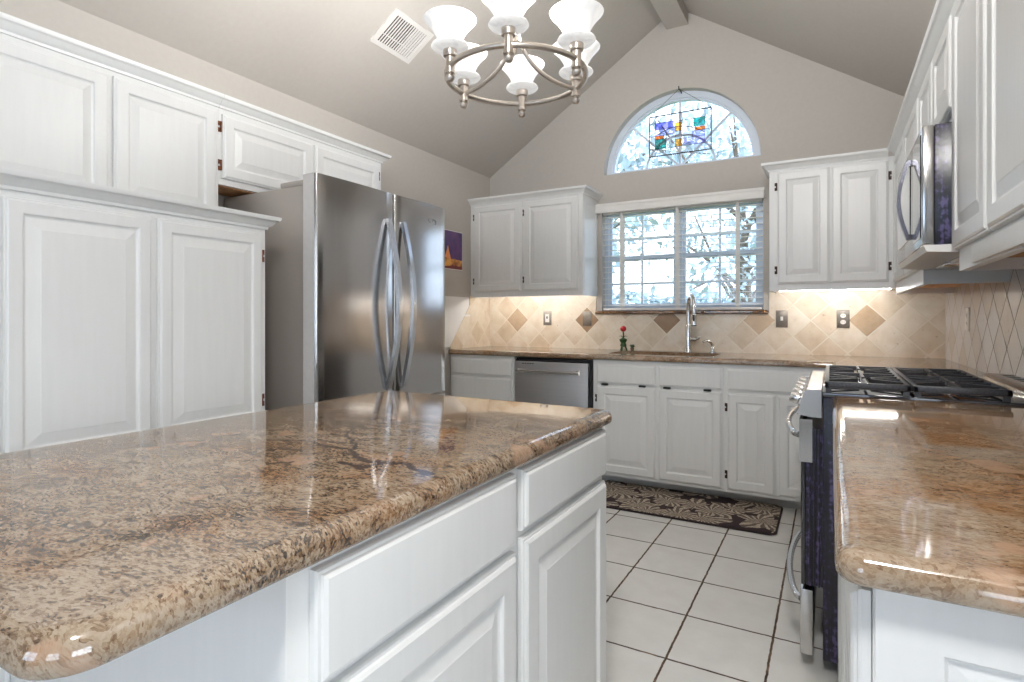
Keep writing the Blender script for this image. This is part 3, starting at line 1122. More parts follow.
def fridge_door(y0, y1, z0, z1, name):
    """slightly crowned steel door"""
    bm = NB()
    n = 10
    A, B = [], []
    prof = []
    for k in range(n + 1):
        t = k / n
        y = y0 + (y1 - y0) * t
        e = min(t, 1 - t) * (y1 - y0)
        x = XF - (0.012 * (1 - min(1, e / 0.014)) ** 2)
        prof.append((x + 0.006 * math.sin(math.pi * t), y))
    extra = [(XF - 0.004, y0 + 0.004), (XF - 0.001, y0 + 0.009), (XF - 0.001, y1 - 0.009), (XF - 0.004, y1 - 0.004)]
    prof = [(XD, y0), (XF - 0.012, y0), (XF - 0.004, y0 + 0.004), (XF, y0 + 0.012)] + \
           [(XF + 0.006 * math.sin(math.pi * k / n), y0 + 0.012 + (y1 - y0 - 0.024) * k / n) for k in range(1, n)] + \
           [(XF, y1 - 0.012), (XF - 0.004, y1 - 0.004), (XF - 0.012, y1), (XD, y1)]
    prism(bm, prof, z0, z1, 'z')
    return obj(name, bm, MT['steel_z'], fr)


dl = fridge_door(Y0, 2.250, 0.74, 1.797, 'door')
dr = fridge_door(2.259, Y1 + 0.012, 0.74, 1.797, 'door')
fz = fridge_door(Y0, Y1 + 0.012, 0.06, 0.725, 'freezer_drawer')
for z0_, z1_ in ((0.742, 1.795), (0.062, 0.723)):
    o = obj('edge_trim', box(XD + 0.001, XF - 0.013, Y0 - 0.0022, Y0 - 0.0002, z0_, z1_), MT['edge_grey'], dl if z0_ > 0.5 else fz)
    o['label'] = 'pale grey side of the steel door'
obj('hinge_cover', box(-2.22, -2.06, Y0 + 0.025, Y0 + 0.085, 1.7575, 1.785, 0.006), MT['fridge_side'], fr)
obj('hinge_cover', box(-2.18, -2.06, Y1 - 0.085, Y1 - 0.02, 1.7575, 1.785, 0.006), MT['fridge_side'], fr)
obj('foot_rail', box(-2.55, -2.06, Y0 + 0.05, Y1 - 0.05, 0.0, 0.03), MT['black'], fr)
for d, yc in ((dl, 2.200), (dr, 2.312)):
    pts = []
    for k in range(25):
        t = k / 24
        z = 0.808 + (1.655 - 0.808) * t
        bow = 0.012 + 0.068 * math.sin(math.pi * t)
        pts.append((XF + bow, yc, z))
    bm = strap(NB(), pts, (0, 1, 0), 0.026, 0.020)
    for z in (0.812, 1.650):
        bx(bm, XF - 0.001, XF + 0.016, yc - 0.012, yc + 0.012, z - 0.014, z + 0.014, 0.003)
    obj('handle', bm, MT['handle_steel'], d)
bm = NB()
pts = [(XF + 0.0065, 2.565 + 0.034 * math.cos(a), 1.706 + 0.011 * math.sin(a)) for a in [2 * math.pi * k / 28 for k in range(20)]]
strap(bm, pts, (1, 0, 0), 0.002, 0.003)
pts = [(XF + 0.0065, 2.585 + 0.018 * math.cos(a), 1.700 + 0.012 * math.sin(a)) for a in [2 * math.pi * k / 28 - 1 for k in range(18)]]
strap(bm, pts, (1, 0, 0), 0.002, 0.002)
obj('emblem', bm, MT['emblem'], dr)

pic = thing('poster', 'small poster of an orange peak under a purple sky on the wall beside the refrigerator', 'poster', (XL + 0.001, 3.60, 1.551))
obj('print', box(XL + 0.0035, XL + 0.005, 3.605, 3.884, 1.556, 1.857), MT['poster_print'], pic)
obj('backing', box(XL + 0.001, XL + 0.003, 3.60, 3.889, 1.551, 1.862), MT['trim_white'], pic)

# ------------------------------------------------------------------ back wall: base run
YF = 3.725


def base_body(name, label, x0, x1, near_end=False):
    t = thing(name, label, 'cabinet', ((x0 + x1) / 2, YF + 0.3, 0))
    obj('body', box(x0, x1, YF, YW - 0.001, 0.085, 0.8755), MT['cabinet'], t)
    obj('toe_kick', box(x0, x1, YF + 0.145, YW - 0.001, 0.0, 0.0848), MT['cabinet'], t)
    return t


bl = base_body('base_cabinet', 'white drawer base cabinet in the corner left of the dishwasher', XL + 0.002, -2.062)
for z0, z1 in ((0.722, 0.848), (0.425, 0.705), (0.11, 0.405)):
    drawer(bl, 'y', YF, -1, -2.630, -2.085, z0, z1)

sb = thing('sink_cabinet', 'white sink base cabinet with two false drawer fronts over two doors', 'cabinet', (-1.0, YF + 0.3, 0))
bm = NB()
bx(bm, -1.438, -0.577, YF, 3.774, 0.085, 0.8755)
bx(bm, -1.438, -0.577, 3.774, YW - 0.001, 0.085, 0.62)
obj('body', bm, MT['cabinet'], sb)
obj('toe_kick', box(-1.438, -0.577, YF + 0.145, YW - 0.001, 0.0, 0.0848), MT['cabinet'], sb)
for a0, a1, hz in ((-1.408, -1.000, 'lo'), (-0.982, -0.588, None)):
    f_ = drawer(sb, 'y', YF, -1, a0, a1, 0.716, 0.848)
    door(sb, 'y', YF, -1, a0, a1, 0.105, 0.700, hz, sw=0.058, bevel=0.04)
    for q in (0.14, 0.78):
        xx = a0 + (a1 - a0) * q
        o = obj('tilt_hinge', box(xx - 0.022, xx + 0.022, YF - 0.022, YF - 0.001, 0.7025, 0.7135, 0.002), MT['black'], sb)

cb = base_body('base_cabinet', 'white base cabinet right of the sink with one wide drawer over two narrow doors', -0.576, 0.036)
drawer(cb, 'y', YF, -1, -0.556, 0.0, 0.716, 0.848)
door(cb, 'y', YF, -1, -0.556, -0.288, 0.105, 0.700, 'lo', sw=0.058, bevel=0.04)
door(cb, 'y', YF, -1, -0.274, -0.006, 0.105, 0.700, None, sw=0.058, bevel=0.04)

# dishwasher
dw = thing('dishwasher', 'stainless steel dishwasher with a bar handle under the back countertop', 'dishwasher', (-1.75, YF + 0.25, 0))
DX0, DX1 = -2.056, -1.446
obj('tub', box(DX0 + 0.003, DX1 - 0.003, YF + 0.01, YW - 0.03, 0.02, 0.868), MT['black'], dw)
bm = prism(NB(), [(YF + 0.009, 0.12), (YF - 0.022, 0.12), (YF - 0.026, 0.13), (YF - 0.026, 0.836), (YF - 0.022, 0.844), (YF + 0.009, 0.844)], DX0 + 0.006, DX1 - 0.022, 'x')
dd = obj('door', bm, MT['steel_x'], dw)
obj('control_strip', box(DX0 + 0.012, DX1 - 0.03, YF - 0.020, YF + 0.009, 0.8445, 0.856), MT['black_glass'], dw)
bm = NB()
for k in range(5):
    bx(bm, -1.985 + k * 0.020, -1.971 + k * 0.020, YF - 0.027, YF - 0.0255, 0.826, 0.832)
obj('badge', bm, MT['black'], dd)
bm = NB()
tube(bm, [(DX0 + 0.05, YF - 0.062, 0.777), (DX1 - 0.085, YF - 0.062, 0.777)], 0.0115, 14)
for x in (DX0 + 0.06, DX1 - 0.095):
    tube(bm, [(x, YF - 0.025, 0.777), (x, YF - 0.064, 0.777)], 0.010, 10)
hn = obj('handle', bm, MT['chrome'], dd)
for x in (DX0 + 0.042, DX1 - 0.093):
    obj('handle_cap', tube(NB(), [(x, YF - 0.062, 0.777), (x + 0.022, YF - 0.062, 0.777)], 0.0165, 14), MT['chrome'], hn)
obj('kick_plate', box(DX0 + 0.01, DX1 - 0.01, YF + 0.06, YF + 0.075, 0.0, 0.118), MT['black'], dw)

# back countertop, L-shaped, with the sink cut-out
SX0, SX1, SY0, SY1 = -1.37, -0.66, 3.80, 4.185
hole, _ = fillet([(SX0, SY0, 0.05, 1), (SX1, SY0, 0.05, 1), (SX1, SY1, 0.05, 1), (SX0, SY1, 0.05, 1)])
bm = slab([(XL + 0.001, 3.695, 0, 1), (0.006, 3.695, 0, 1), (0.006, 2.868, 0, 0), (XR - 0.010, 2.868, 0, 0), (XR - 0.010, YW - 0.010, 0, 0), (XL + 0.010, YW - 0.010, 0, 0), (XL + 0.010, 3.715, 0, 0), (XL + 0.001, 3.715, 0, 0)],
          holes=[[(p.x, p.y) for p in hole]])
tag(obj('countertop', bm, MT['granite']), 'brown granite countertop with the sink along the back wall under the window', 'countertop')

# sink bowl
sk = thing('sink', 'undermount sink bowl sunk in the back countertop below the window', 'sink', ((SX0 + SX1) / 2, (SY0 + SY1) / 2, 0.70))
bm = NB()
prof = [(0.0, -0.02, 0.875), (0.0, 0.006, 0.875), (0.0, 0.010, 0.868), (0, 0.018, 0.72), (0, 0.05, 0.70)]
rings = []
P, F = fillet([(SX0, SY0, 0.05, 1), (SX1, SY0, 0.05, 1), (SX1, SY1, 0.05, 1), (SX0, SY1, 0.05, 1)])
for _, d, z in prof:
    q = offset_poly(P, [1] * len(P), d)
    rings.append([bm.verts.new((p.x, p.y, z)) for p in q])
for i in range(len(rings) - 1):
    for k in range(len(P)):
        bm.faces.new((rings[i][k], rings[i][(k + 1) % len(P)], rings[i + 1][(k + 1) % len(P)], rings[i + 1][k]))
bm.faces.new(rings[-1])
obj('bowl', bm, MT['steel_x'], sk)
lb = NB()
lathe(lb, [(0.0, 0.701), (0.045, 0.701), (0.045, 0.705), (0.036, 0.705), (0.030, 0.7015), (0.001, 0.7015)], ((SX0 + SX1) / 2, 4.0, 0), 20, cap=False)
obj('drain', lb, MT['chrome'], sk)

# faucet
fx, fy = -0.905, 4.247
fc = thing('faucet', 'tall chrome pull-down kitchen faucet with a gooseneck at the sink', 'faucet', (fx, fy, 0.914))
bm = lathe(NB(), [(0.0, 0.914), (0.028, 0.914), (0.028, 0.920), (0.025, 0.926), (0.024, 0.96), (0.022, 1.10), (0.018, 1.12), (0.0, 1.12)], (fx, fy, 0), 20, cap=False)
obj('body', bm, MT['chrome'], fc)
pts = [(fx, fy, 1.10), (fx, fy, 1.20)]
for k in range(1, 13):
    a = math.pi * k / 12
    rr = 0.072
    pts.append((fx + (1 - math.cos(a)) * rr * 0.46, fy - (1 - math.cos(a)) * rr * 0.88, 1.235 + math.sin(a) * 0.085))
ex, ey = pts[-1][0], pts[-1][1]
pts.append((ex, ey, 1.20))
obj('spout', tube(NB(), pts, 0.0155, 14), MT['chrome'], fc)
bm = lathe(NB(), [(0.0, 1.205), (0.0145, 1.205), (0.016, 1.19), (0.0185, 1.12), (0.0185, 1.112), (0.0, 1.112)], (ex, ey, 0), 18, cap=False)
hd = obj('spray_head', bm, MT['chrome'], fc)
obj('button', box(ex - 0.006, ex + 0.006, ey - 0.0205, ey - 0.016, 1.14, 1.185, 0.001), MT['black'], hd)
obj('spray_nozzle', lathe(NB(), [(0.0, 1.1118), (0.017, 1.1118), (0.017, 1.105), (0.0, 1.105)], (ex, ey, 0), 18, cap=False), MT['black'], hd)
bm = tube(NB(), [(fx + 0.018, fy, 1.008), (fx + 0.062, fy - 0.01, 1.010)], [0.0165, 0.0155], 14)
tube(bm, [(fx + 0.058, fy - 0.010, 1.010), (fx + 0.082, fy - 0.022, 1.016), (fx + 0.088, fy - 0.060, 1.030)], [0.009, 0.007, 0.005], 10)
obj('lever', bm, MT['chrome'], fc)

sx, sy = -0.735, 4.25
sd = thing('soap_dispenser', 'small chrome soap dispenser to the right of the kitchen faucet', 'soap dispenser', (sx, sy, 0.914))
bm = lathe(NB(), [(0.0, 0.914), (0.023, 0.914), (0.023, 0.919), (0.015, 0.926), (0.014, 0.955), (0.010, 0.960), (0.010, 0.975), (0.0, 0.975)], (sx, sy, 0), 16, cap=False)
obj('base', bm, MT['chrome'], sd)
bm = tube(NB(), [(sx, sy, 0.972), (sx - 0.01, sy - 0.01, 0.992), (sx - 0.035, sy - 0.035, 1.002), (sx - 0.058, sy - 0.055, 0.990)], [0.013, 0.012, 0.009, 0.007], 10)
obj('nozzle', bm, MT['chrome'], sd)

# rose ornament and sprig behind the sink
rx, ry = -1.388, 4.225
rs = thing('rose_ornament', 'red rose ornament on a dark green stand at the back of the sink', 'ornament', (rx, ry, 0.914))
bm = NB()
for k in range(3):
    a = 2 * math.pi * k / 3 + 0.5
    tube(bm, [(rx + 0.028 * math.cos(a), ry + 0.028 * math.sin(a), 0.914), (rx + 0.016 * math.cos(a), ry + 0.016 * math.sin(a), 0.945), (rx, ry, 0.955)], 0.006, 8)
lathe(bm, [(0.004, 0.940), (0.024, 0.946), (0.022, 0.960), (0.016, 0.972), (0.026, 0.984), (0.030, 0.998), (0.014, 1.006), (0.006, 1.012)], (rx, ry, 0), 12)
obj('stand', bm, MT['stem_green'], rs)
bm = tube(NB(), [(rx, ry, 1.0), (rx + 0.002, ry, 1.03), (rx, ry, 1.062)], 0.005, 8)
for s in (-1, 1):
    strap(bm, [(rx, ry, 1.01), (rx + s * 0.015, ry, 1.025), (rx + s * 0.030, ry, 1.022)], (0, 1, 0), 0.014, 0.003)
obj('stem', bm, MT['stem_green'], rs)
bm = NB()
lathe(bm, [(0.004, 1.056), (0.016, 1.062), (0.022, 1.075), (0.021, 1.090), (0.014, 1.098), (0.004, 1.100)], (rx, ry, 0), 14)
for k in range(7):
    a = 2 * math.pi * k / 7
    c = Vector((rx + 0.014 * math.cos(a), ry + 0.014 * math.sin(a), 1.079))
    r = bmesh.ops.create_icosphere(bm, subdivisions=2, radius=0.013, matrix=Matrix.Translation(c) @ Matrix.Rotation(a, 4, 'Z') @ Matrix.Diagonal((0.7, 1.0, 1.25, 1)))
obj('flower', bm, MT['rose_red'], rs)
px, py = -1.318, 4.225
random.seed(3)
bm = lathe(NB(), [(0.0, 0.914), (0.011, 0.914), (0.015, 0.930), (0.013, 0.938), (0.0, 0.938)], (px, py, 0), 12, cap=False)
sp = thing('succulent', 'tiny green succulent beside the red rose ornament', 'plant', (px, py, 0.914))
obj('pot', bm, MT['bark'], sp)
bm = NB()
for k in range(14):
    a = k * 2.4
    e = 0.3 + 0.9 * (k / 14)
    tip = Vector((px + 0.024 * math.cos(a) * math.cos(e), py + 0.024 * math.sin(a) * math.cos(e), 0.940 + 0.026 * math.sin(e)))
    tube(bm, [(px, py, 0.934), (Vector((px, py, 0.936)) + tip) / 2 + Vector((0, 0, 0.003)), tip], [0.003, 0.0055, 0.001], 6)
obj('leaves', bm, MT['stem_green'], sp)

# outlets and switches
def plate(name, label, ax, c, s, a, z, kind, mat='plate_bronze', wd=0.074, ht=0.118):
    M_ = mapper(ax, c, s)
    t = thing(name, label, 'wall plate', M_(a, z, 0))
    obj('cover', nested(NB(), M_, a - wd / 2, a + wd / 2, z - ht / 2, z + ht / 2, [(0, 0.0005), (0, 0.004), (0.004, 0.0065)]), MT[mat], t)
    if kind == 'toggle':
        obj('insert', nested(NB(), M_, a - 0.018, a + 0.018, z - 0.034, z + 0.034, [(0, 0.0066), (0, 0.008), (0.001, 0.0085)]), MT['plate_white'], t)
        bm = nested(NB(), M_, a - 0.006, a + 0.006, z - 0.004, z + 0.016, [(0, 0.0087), (0.001, 0.016)])
        obj('toggle', bm, MT['black'], t)
    elif kind == 'small':
        obj('toggle', nested(NB(), M_, a - 0.008, a + 0.008, z - 0.012, z + 0.016, [(0, 0.0066), (0.001, 0.014)]), MT['plate_white'], t)
    elif kind == 'duplex':
        for dz in (-0.021, 0.021):
            bm = NB()
            pts = [(a + 0.0165 * math.cos(q), z + dz + 0.0145 * math.sin(q)) for q in [2 * math.pi * k / 16 for k in range(16)]]
            A = [bm.verts.new(M_(p[0], p[1], 0.0066)) for p in pts]
            B = [bm.verts.new(M_(p[0], p[1], 0.0085)) for p in pts]
            for k in range(16):
                bm.faces.new((A[k], A[(k + 1) % 16], B[(k + 1) % 16], B[k]))
            bm.faces.new(A)
            bm.faces.new(B)
            sk_ = obj('socket', bm, MT['plate_white'], t)
            bm = NB()
            for da in (-0.006, 0.006):
                nested(bm, M_, a + da - 0.0012, a + da + 0.0012, z + dz - 0.003, z + dz + 0.006, [(0, 0.0086), (0, 0.009)])
            obj('slots', bm, MT['black'], sk_)
    return t


YT = YW - T
plate('light_switch', 'bronze switch plate with white insert under the left wall cabinet', 'y', YT, -1, -2.077, 1.160, 'toggle')
plate('wall_plate', 'blank bronze wall plate on a brown tile left of the window sill', 'y', YT, -1, -1.722, 1.156, 'blank')
plate('light_switch', 'bronze switch plate with small white toggle just right of the window', 'y', YT, -1, -0.293, 1.156, 'small')
plate('power_outlet', 'bronze duplex outlet with two white sockets under the right wall cabinet', 'y', YT, -1, 0.071, 1.156, 'duplex')
plate('power_outlet', 'pale duplex outlet on the right-hand tiled wall beyond the range', 'x', XR - T, -1, 3.66, 1.156, 'duplex', 'plate_white')

# ------------------------------------------------------------------ back wall: upper cabinets
YU = 4.015
ZB, ZT = 1.336, 2.115


def upper_back(label, x0, x1, doors, crown):
    t = thing('wall_cabinet', label, 'cabinet', ((x0 + x1) / 2, YU + 0.15, ZB))
    bm = NB()
    bx(bm, x0, x1, YU, YW - 0.001, ZB + 0.02, ZT)
    bx(bm, x0, x1, YU, YU + 0.02, ZB, ZB + 0.02)
    bx(bm, x0, x0 + 0.018, YU + 0.02, YW - T - 0.001, ZB, ZB + 0.02)
    bx(bm, x1 - 0.018, x1, YU + 0.02, YW - T - 0.001, ZB, ZB + 0.02)
    obj('body', bm, MT['cabinet'], t)
    for a0, a1, hz in doors:
        door(t, 'y', YU, -1, a0, a1, 1.378, 2.092, hz)
    obj('crown_moulding', molding(NB(), crown, ZT - 0.012, side=1), MT['cabinet'], t)
    return t


wl_ = upper_back('white two-door wall cabinet in the left corner beside the window', XL + 0.002, -1.635,
                 [(-2.605, -2.160, 'lo'), (-2.133, -1.668, 'lo')],
                 [(XL + 0.002, YU), (-1.635, YU), (-1.635, YW - 0.001)])
# applied side panel facing the window
bm = nested(NB(), mapper('x', -1.6349, 1), YU + 0.02, YW - 0.02, 1.37, 2.08, [(0, 0), (0, 0.004), (0.035, 0.004), (0.037, 0.0005)])
obj('side_panel', bm, MT['cabinet'], wl_)
XRU = 0.335
wr_ = upper_back('white two-door wall cabinet in the right corner beside the window', -0.345, XRU - 0.001,
                 [(-0.298, -0.006, 'lo'), (0.002, 0.297, 'hi')],
                 [(-0.345, YW - 0.001), (-0.345, YU), (XRU - 0.04, YU)])

# ------------------------------------------------------------------ right wall: uppers and microwave
def upper_right(label, y0, y1, zb, zdoor, doors, crown, lip=True):
    t = thing('wall_cabinet', label, 'cabinet', (XRU + 0.14, (y0 + y1) / 2, zb))
    bm = NB()
    bx(bm, XRU, XR - 0.001, y0, y1, zb + (0.04 if lip else 0), ZT)
    if lip:
        bx(bm, XRU, XRU + 0.02, y0, y1, zb, zb + 0.04)
        bx(bm, XRU + 0.02, XR - T - 0.001, y1 - 0.018, y1, zb, zb + 0.04)
        bx(bm, XRU + 0.02, XR - T - 0.001, y0, y0 + 0.018, zb, zb + 0.04)
    obj('body', bm, MT['cabinet'], t)
    if lip:
        u = obj('underside', box(XRU + 0.021, XR - T - 0.002, y0 + 0.019, y1 - 0.019, zb + 0.033, zb + 0.0395), MT['raw_wood'], t)
        u['label'] = 'unpainted orange-brown wood underside'
    for a0, a1, hz in doors:
        door(t, 'x', XRU, -1, a0, a1, zdoor, 2.092, hz)
    if crown:
        obj('crown_moulding', molding(NB(), crown, ZT - 0.012, side=1), MT['cabinet'], t)
    return t


MY0, MY1 = 2.135, 2.885
nr = upper_right('white wall cabinet with tall doors nearest the camera above the right counter', 0.74, MY0 - 0.002, 1.302, 1.366,
                 [(0.78, 1.225, None), (1.245, 1.690, None), (1.708, 2.130, 'lo')], [(XRU, MY0 - 0.002), (XRU, 0.74)])
# light rail under the doors
obj('light_rail', box(XRU - 0.012, XRU - 0.0005, 0.76, 1.90, 1.306, 1.352, 0.002), MT['cabinet'], nr)
upper_right('short white wall cabinet with two doors above the microwave', MY0, MY1, 1.765, 1.80,
            [(2.160, 2.500, None), (2.516, 2.860, None)], [(XRU, MY1), (XRU, MY0)], lip=False)
upper_right('white wall cabinet between the microwave and the back corner', MY1 + 0.002, YU - 0.001, 1.302, 1.366,
            [(2.905, 3.40, None), (3.415, 3.93, None)], [(XRU, YU - 0.04), (XRU, MY1 + 0.002)])

mw = thing('microwave', 'stainless over-the-range microwave with a bowed dark handle', 'microwave', (0.42, 2.5, 1.372))
MXF = 0.245
obj('body', box(MXF + 0.0305, XR - 0.012, MY0 + 0.004, MY1 - 0.004, 1.386, 1.752, 0.003), MT['enamel_dark'], mw)
bm = NB()
bx(bm, MXF, MXF + 0.0300, MY0 + 0.004, MY1 - 0.004, 1.386, 1.752, 0.004)
md = obj('door', bm, MT['steel_z'], mw)
obj('window_glass', box(MXF - 0.0025, MXF - 0.0002, 2.43, 2.84, 1.44, 1.70), MT['black_glass'], md)
obj('control_panel', box(MXF - 0.0025, MXF - 0.0002, MY0 + 0.03, 2.34, 1.41, 1.73), MT['black_glass'], md)
pts = []
for k in range(17):
    t_ = k / 16
    pts.append((MXF - 0.012 - 0.027 * math.sin(math.pi * t_), 2.385, 1.435 + 0.265 * t_))
bm = strap(NB(), pts, (0, 1, 0), 0.026, 0.011)
for z in (1.440, 1.695):
    bx(bm, MXF - 0.016, MXF, 2.373, 2.397, z - 0.009, z + 0.009)
obj('handle', bm, MT['handle_dark'], md)
bm = NB()
prism(bm, [(MXF + 0.004, 1.3855), (MXF + 0.012, 1.366), (MXF + 0.10, 1.360), (XR - 0.04, 1.374), (XR - 0.04, 1.3855)], MY0 + 0.008, MY1 - 0.008, 'y')
obj('bottom_vent', bm, MT['white_plastic'], mw)
for k in range(2):
    obj('grease_filter', box(0.36, 0.52, 2.20 + k * 0.33, 2.47 + k * 0.33, 1.352, 1.364, 0.003), MT['steel_y'], mw)

# under-cabinet light fittings
for name_, lab, q in (('left', 'lit white light strip under the cabinet left of the window', (-2.55, -1.70)),
                      ('right', 'lit white light strip under the cabinet right of the window', (-0.30, 0.325))):
    yl, zl_ = (4.062, 1.3465) if name_ == 'left' else (4.10, 1.3415)
    t = thing('light_strip', lab, 'light', ((q[0] + q[1]) / 2, yl, 1.338), 'under-cabinet lights on the back wall')
    obj('housing', box(q[0], q[1], yl - 0.024, yl + 0.030, 1.3525, 1.3558), MT['white_plastic'], t)
    obj('tube', tube(NB(), [(q[0] + 0.01, yl, zl_), (q[1] - 0.01, yl, zl_)], 0.0055, 10), MT['tube_light'], t)

# ------------------------------------------------------------------ range
rg = thing('kitchen_range', 'stainless gas range with dark sides and cast-iron grates', 'range', (0.28, 2.48, 0))
RY0, RY1 = 2.098, 2.858
obj('body', box(-0.022, XR - 0.012, RY0, RY1, 0.055, 0.905, 0.003), MT['enamel_dark'], rg)
bm = NB()
for k in range(5):
    x = -0.034 - 0.0075 * k
    bx(bm, x, x + 0.0045, RY0 + 0.006, RY1 - 0.006, 0.285, 0.80)
obj('door_core', box(-0.0715, -0.0225, RY0 + 0.010, RY1 - 0.010, 0.285, 0.80), MT['enamel_dark'], rg)
# vertical ribs on the visible near edge of the oven door and body
bm = NB()
for k in range(4):
    x = -0.062 + 0.013 * k
    bx(bm, x, x + 0.006, RY0 + 0.002, RY0 + 0.010, 0.285, 0.80, 0.001)
obj('edge_ribs', bm, MT['enamel_dark'], rg)
od = obj('oven_door', box(-0.086, -0.0720, RY0 + 0.004, RY1 - 0.004, 0.285, 0.830, 0.004), MT['black_glass'], rg)
obj('door_trim', box(-0.0905, -0.0865, RY0 + 0.002, RY1 - 0.002, 0.690, 0.832, 0.0015), MT['steel_y'], od)
bm = prism(NB(), [(-0.0905, 0.690), (-0.052, 0.690), (-0.052, 0.830), (-0.0905, 0.830)], RY0 - 0.001, RY0 + 0.0038, 'y')
obj('end_cap', bm, MT['steel_z'], od)
dwr = obj('drawer', box(-0.088, -0.050, RY0 + 0.001, RY1 - 0.004, 0.058, 0.272, 0.004), MT['steel_y'], rg)


def bow_handle(z, parent, x0=-0.09, bow=0.052):
    pts = []
    for k in range(33):
        t_ = k / 32
        pts.append((x0 - bow * math.sin(math.pi * t_) ** 0.55, RY0 + 0.02 + (RY1 - RY0 - 0.04) * t_, z))
    return obj('handle', tube(NB(), pts, 0.011, 12), MT['handle_steel'], parent)


bow_handle(0.775, od)
bow_handle(0.232, dwr, -0.085)
bm = prism(NB(), [(-0.098, 0.845), (-0.052, 0.838), (-0.026, 0.838), (-0.026, 0.928), (-0.068, 0.928), (-0.075, 0.922)], RY0, RY1, 'y')
cp = obj('control_panel', bm, MT['steel_y'], rg)
for k in range(5):
    y = RY0 + 0.09 + k * (RY1 - RY0 - 0.18) / 4
    c = Vector((-0.086, y, 0.884))
    bm = lathe(NB(), [(0.0, 0.0), (0.026, 0.0), (0.026, -0.006), (0.021, -0.010), (0.020, -0.032), (0.017, -0.037), (0.0, -0.037)], c, 18, 'x', cap=False)
    bmesh.ops.rotate(bm, verts=bm.verts, cent=c, matrix=Matrix.Rotation(R(16), 3, 'Y'))
    kn = obj('knob', bm, MT['chrome'], cp)
ck = obj('cooktop', box(-0.0255, 0.520, RY0, RY1, 0.9055, 0.922, 0.003), MT['black_glass'], rg)
BUR = [(0.10, 2.30), (0.10, 2.66), (0.34, 2.30), (0.34, 2.66), (0.22, 2.48)]
for x, y in BUR:
    bm = lathe(NB(), [(0.0, 0.9222), (0.045, 0.9222), (0.043, 0.930), (0.030, 0.931), (0.030, 0.938), (0.0, 0.938)], (x, y, 0), 20, cap=False)
    bu = obj('burner', bm, MT['handle_steel'], ck)


def grate(x0, x1, y0, y1):
    bm = NB()
    zt, zb_ = 0.957, 0.941
    r = 0.007
    for y in (y0, y1):
        bx(bm, x0, x1, y - r, y + r, zb_ - 0.004, zt, 0.003)
    for x in (x0 + r, x1 - r):
        bx(bm, x - r, x + r, y0 - r, y1 + r, zb_ - 0.004, zt - 0.0004, 0.003)
    ym = (y0 + y1) / 2
    bx(bm, x0, x1, ym - r, ym + r, zb_, zt - 0.0002)
    xm = (x0 + x1) / 2
    for ya_, yb_ in ((y0, ym), (ym, y1)):
        cx_, cy_ = xm, (ya_ + yb_) / 2
        for k in range(8):
            a = 2 * math.pi * k / 8
            dx, dy = math.cos(a), math.sin(a)
            tx_ = (x1 - x0) / 2 / abs(dx) if abs(dx) > 1e-6 else 9
            ty_ = (yb_ - ya_) / 2 / abs(dy) if abs(dy) > 1e-6 else 9
            tt = min(tx_, ty_) - 0.004
            p0 = Vector((cx_ + dx * 0.028, cy_ + dy * 0.028, 0))
            p1 = Vector((cx_ + dx * tt, cy_ + dy * tt, 0))
            nn = Vector((-dy, dx, 0)) * 0.0045
            vs_ = [bm.verts.new((p.x, p.y, z)) for z in (zb_, zt - 0.0006 * (k + 1) / 8) for p in (p0 - nn, p0 + nn, p1 + nn, p1 - nn)]
            for q in ((0, 1, 2, 3), (7, 6, 5, 4), (0, 4, 5, 1), (1, 5, 6, 2), (2, 6, 7, 3), (3, 7, 4, 0)):
                bm.faces.new([vs_[i] for i in q])
    for x in (x0 + 0.012, x1 - 0.012):
        for y in (y0 + 0.004, y1 - 0.004):
            bx(bm, x - 0.008, x + 0.008, y - 0.006, y + 0.006, 0.9225, zb_)
    return bm


for x0, x1 in ((-0.018, 0.2145), (0.2195, 0.452)):
    obj('grate', grate(x0, x1, RY0 + 0.012, RY1 - 0.012), MT['iron'], rg)
bm = NB()
prism(bm, [(0.5205, 0.9225), (XR - 0.012, 0.9225), (XR - 0.012, 0.946), (0.540, 0.946), (0.5205, 0.936)], RY0, RY1, 'y')
bt = obj('back_guard', bm, MT['steel_y'], rg)
bm = NB()
for k in range(9):
    bx(bm, 0.565, 0.598, RY0 + 0.06 + k * 0.075, RY0 + 0.10 + k * 0.075, 0.9462, 0.9474)
obj('vent_slots', bm, MT['black'], bt)

# ------------------------------------------------------------------ right-hand counter near the camera
rb = thing('base_cabinet', 'white base cabinet with panelled end under the right-hand granite counter', 'cabinet', (0.33, 1.4, 0))
XBF = 0.040
obj('body', box(XBF, XR - 0.001, 0.735, 2.092, 0.09, 0.8755, 0.001), MT['cabinet'], rb)
obj('toe_kick', box(XBF + 0.07, XR - 0.001, 0.76, 2.09, 0.0, 0.0898), MT['cabinet'], rb)
for a0, a1 in ((0.738, 1.18), (1.195, 1.635), (1.65, 2.08)):
    drawer(rb, 'x', XBF, -1, a0, a1, 0.728, 0.862)
    door(rb, 'x', XBF, -1, a0, a1, 0.12, 0.714)
bm = nested(NB(), mapper('y', 0.7349, -1), XBF + 0.002, XR - 0.01, 0.10, 0.874, [(0, 0), (0, 0.008), (0.060, 0.008), (0.064, 0.003), (0.068, 0.0025), (0.105, 0.009), (0.108, 0.0095)])
obj('end_panel', bm, MT['cabinet'], rb, angle=12)
bm = slab([(0.004, 0.698, 0.028, 1), (XR - 0.010, 0.698, 0, 0), (XR - 0.010, 2.092, 0, 0), (0.004, 2.092, 0, 1)],
          prof=[(0.012, 0.877), (0.004, 0.880), (0.0008, 0.8845), (0.0, 0.891), (0.0008, 0.898), (0.0045, 0.9055), (0.010, 0.9105), (0.017, 0.9132), (0.024, 0.914)])
tag(obj('countertop', bm, MT['granite']), 'orange-brown granite countertop with rounded edge on the right in front of the range', 'countertop')

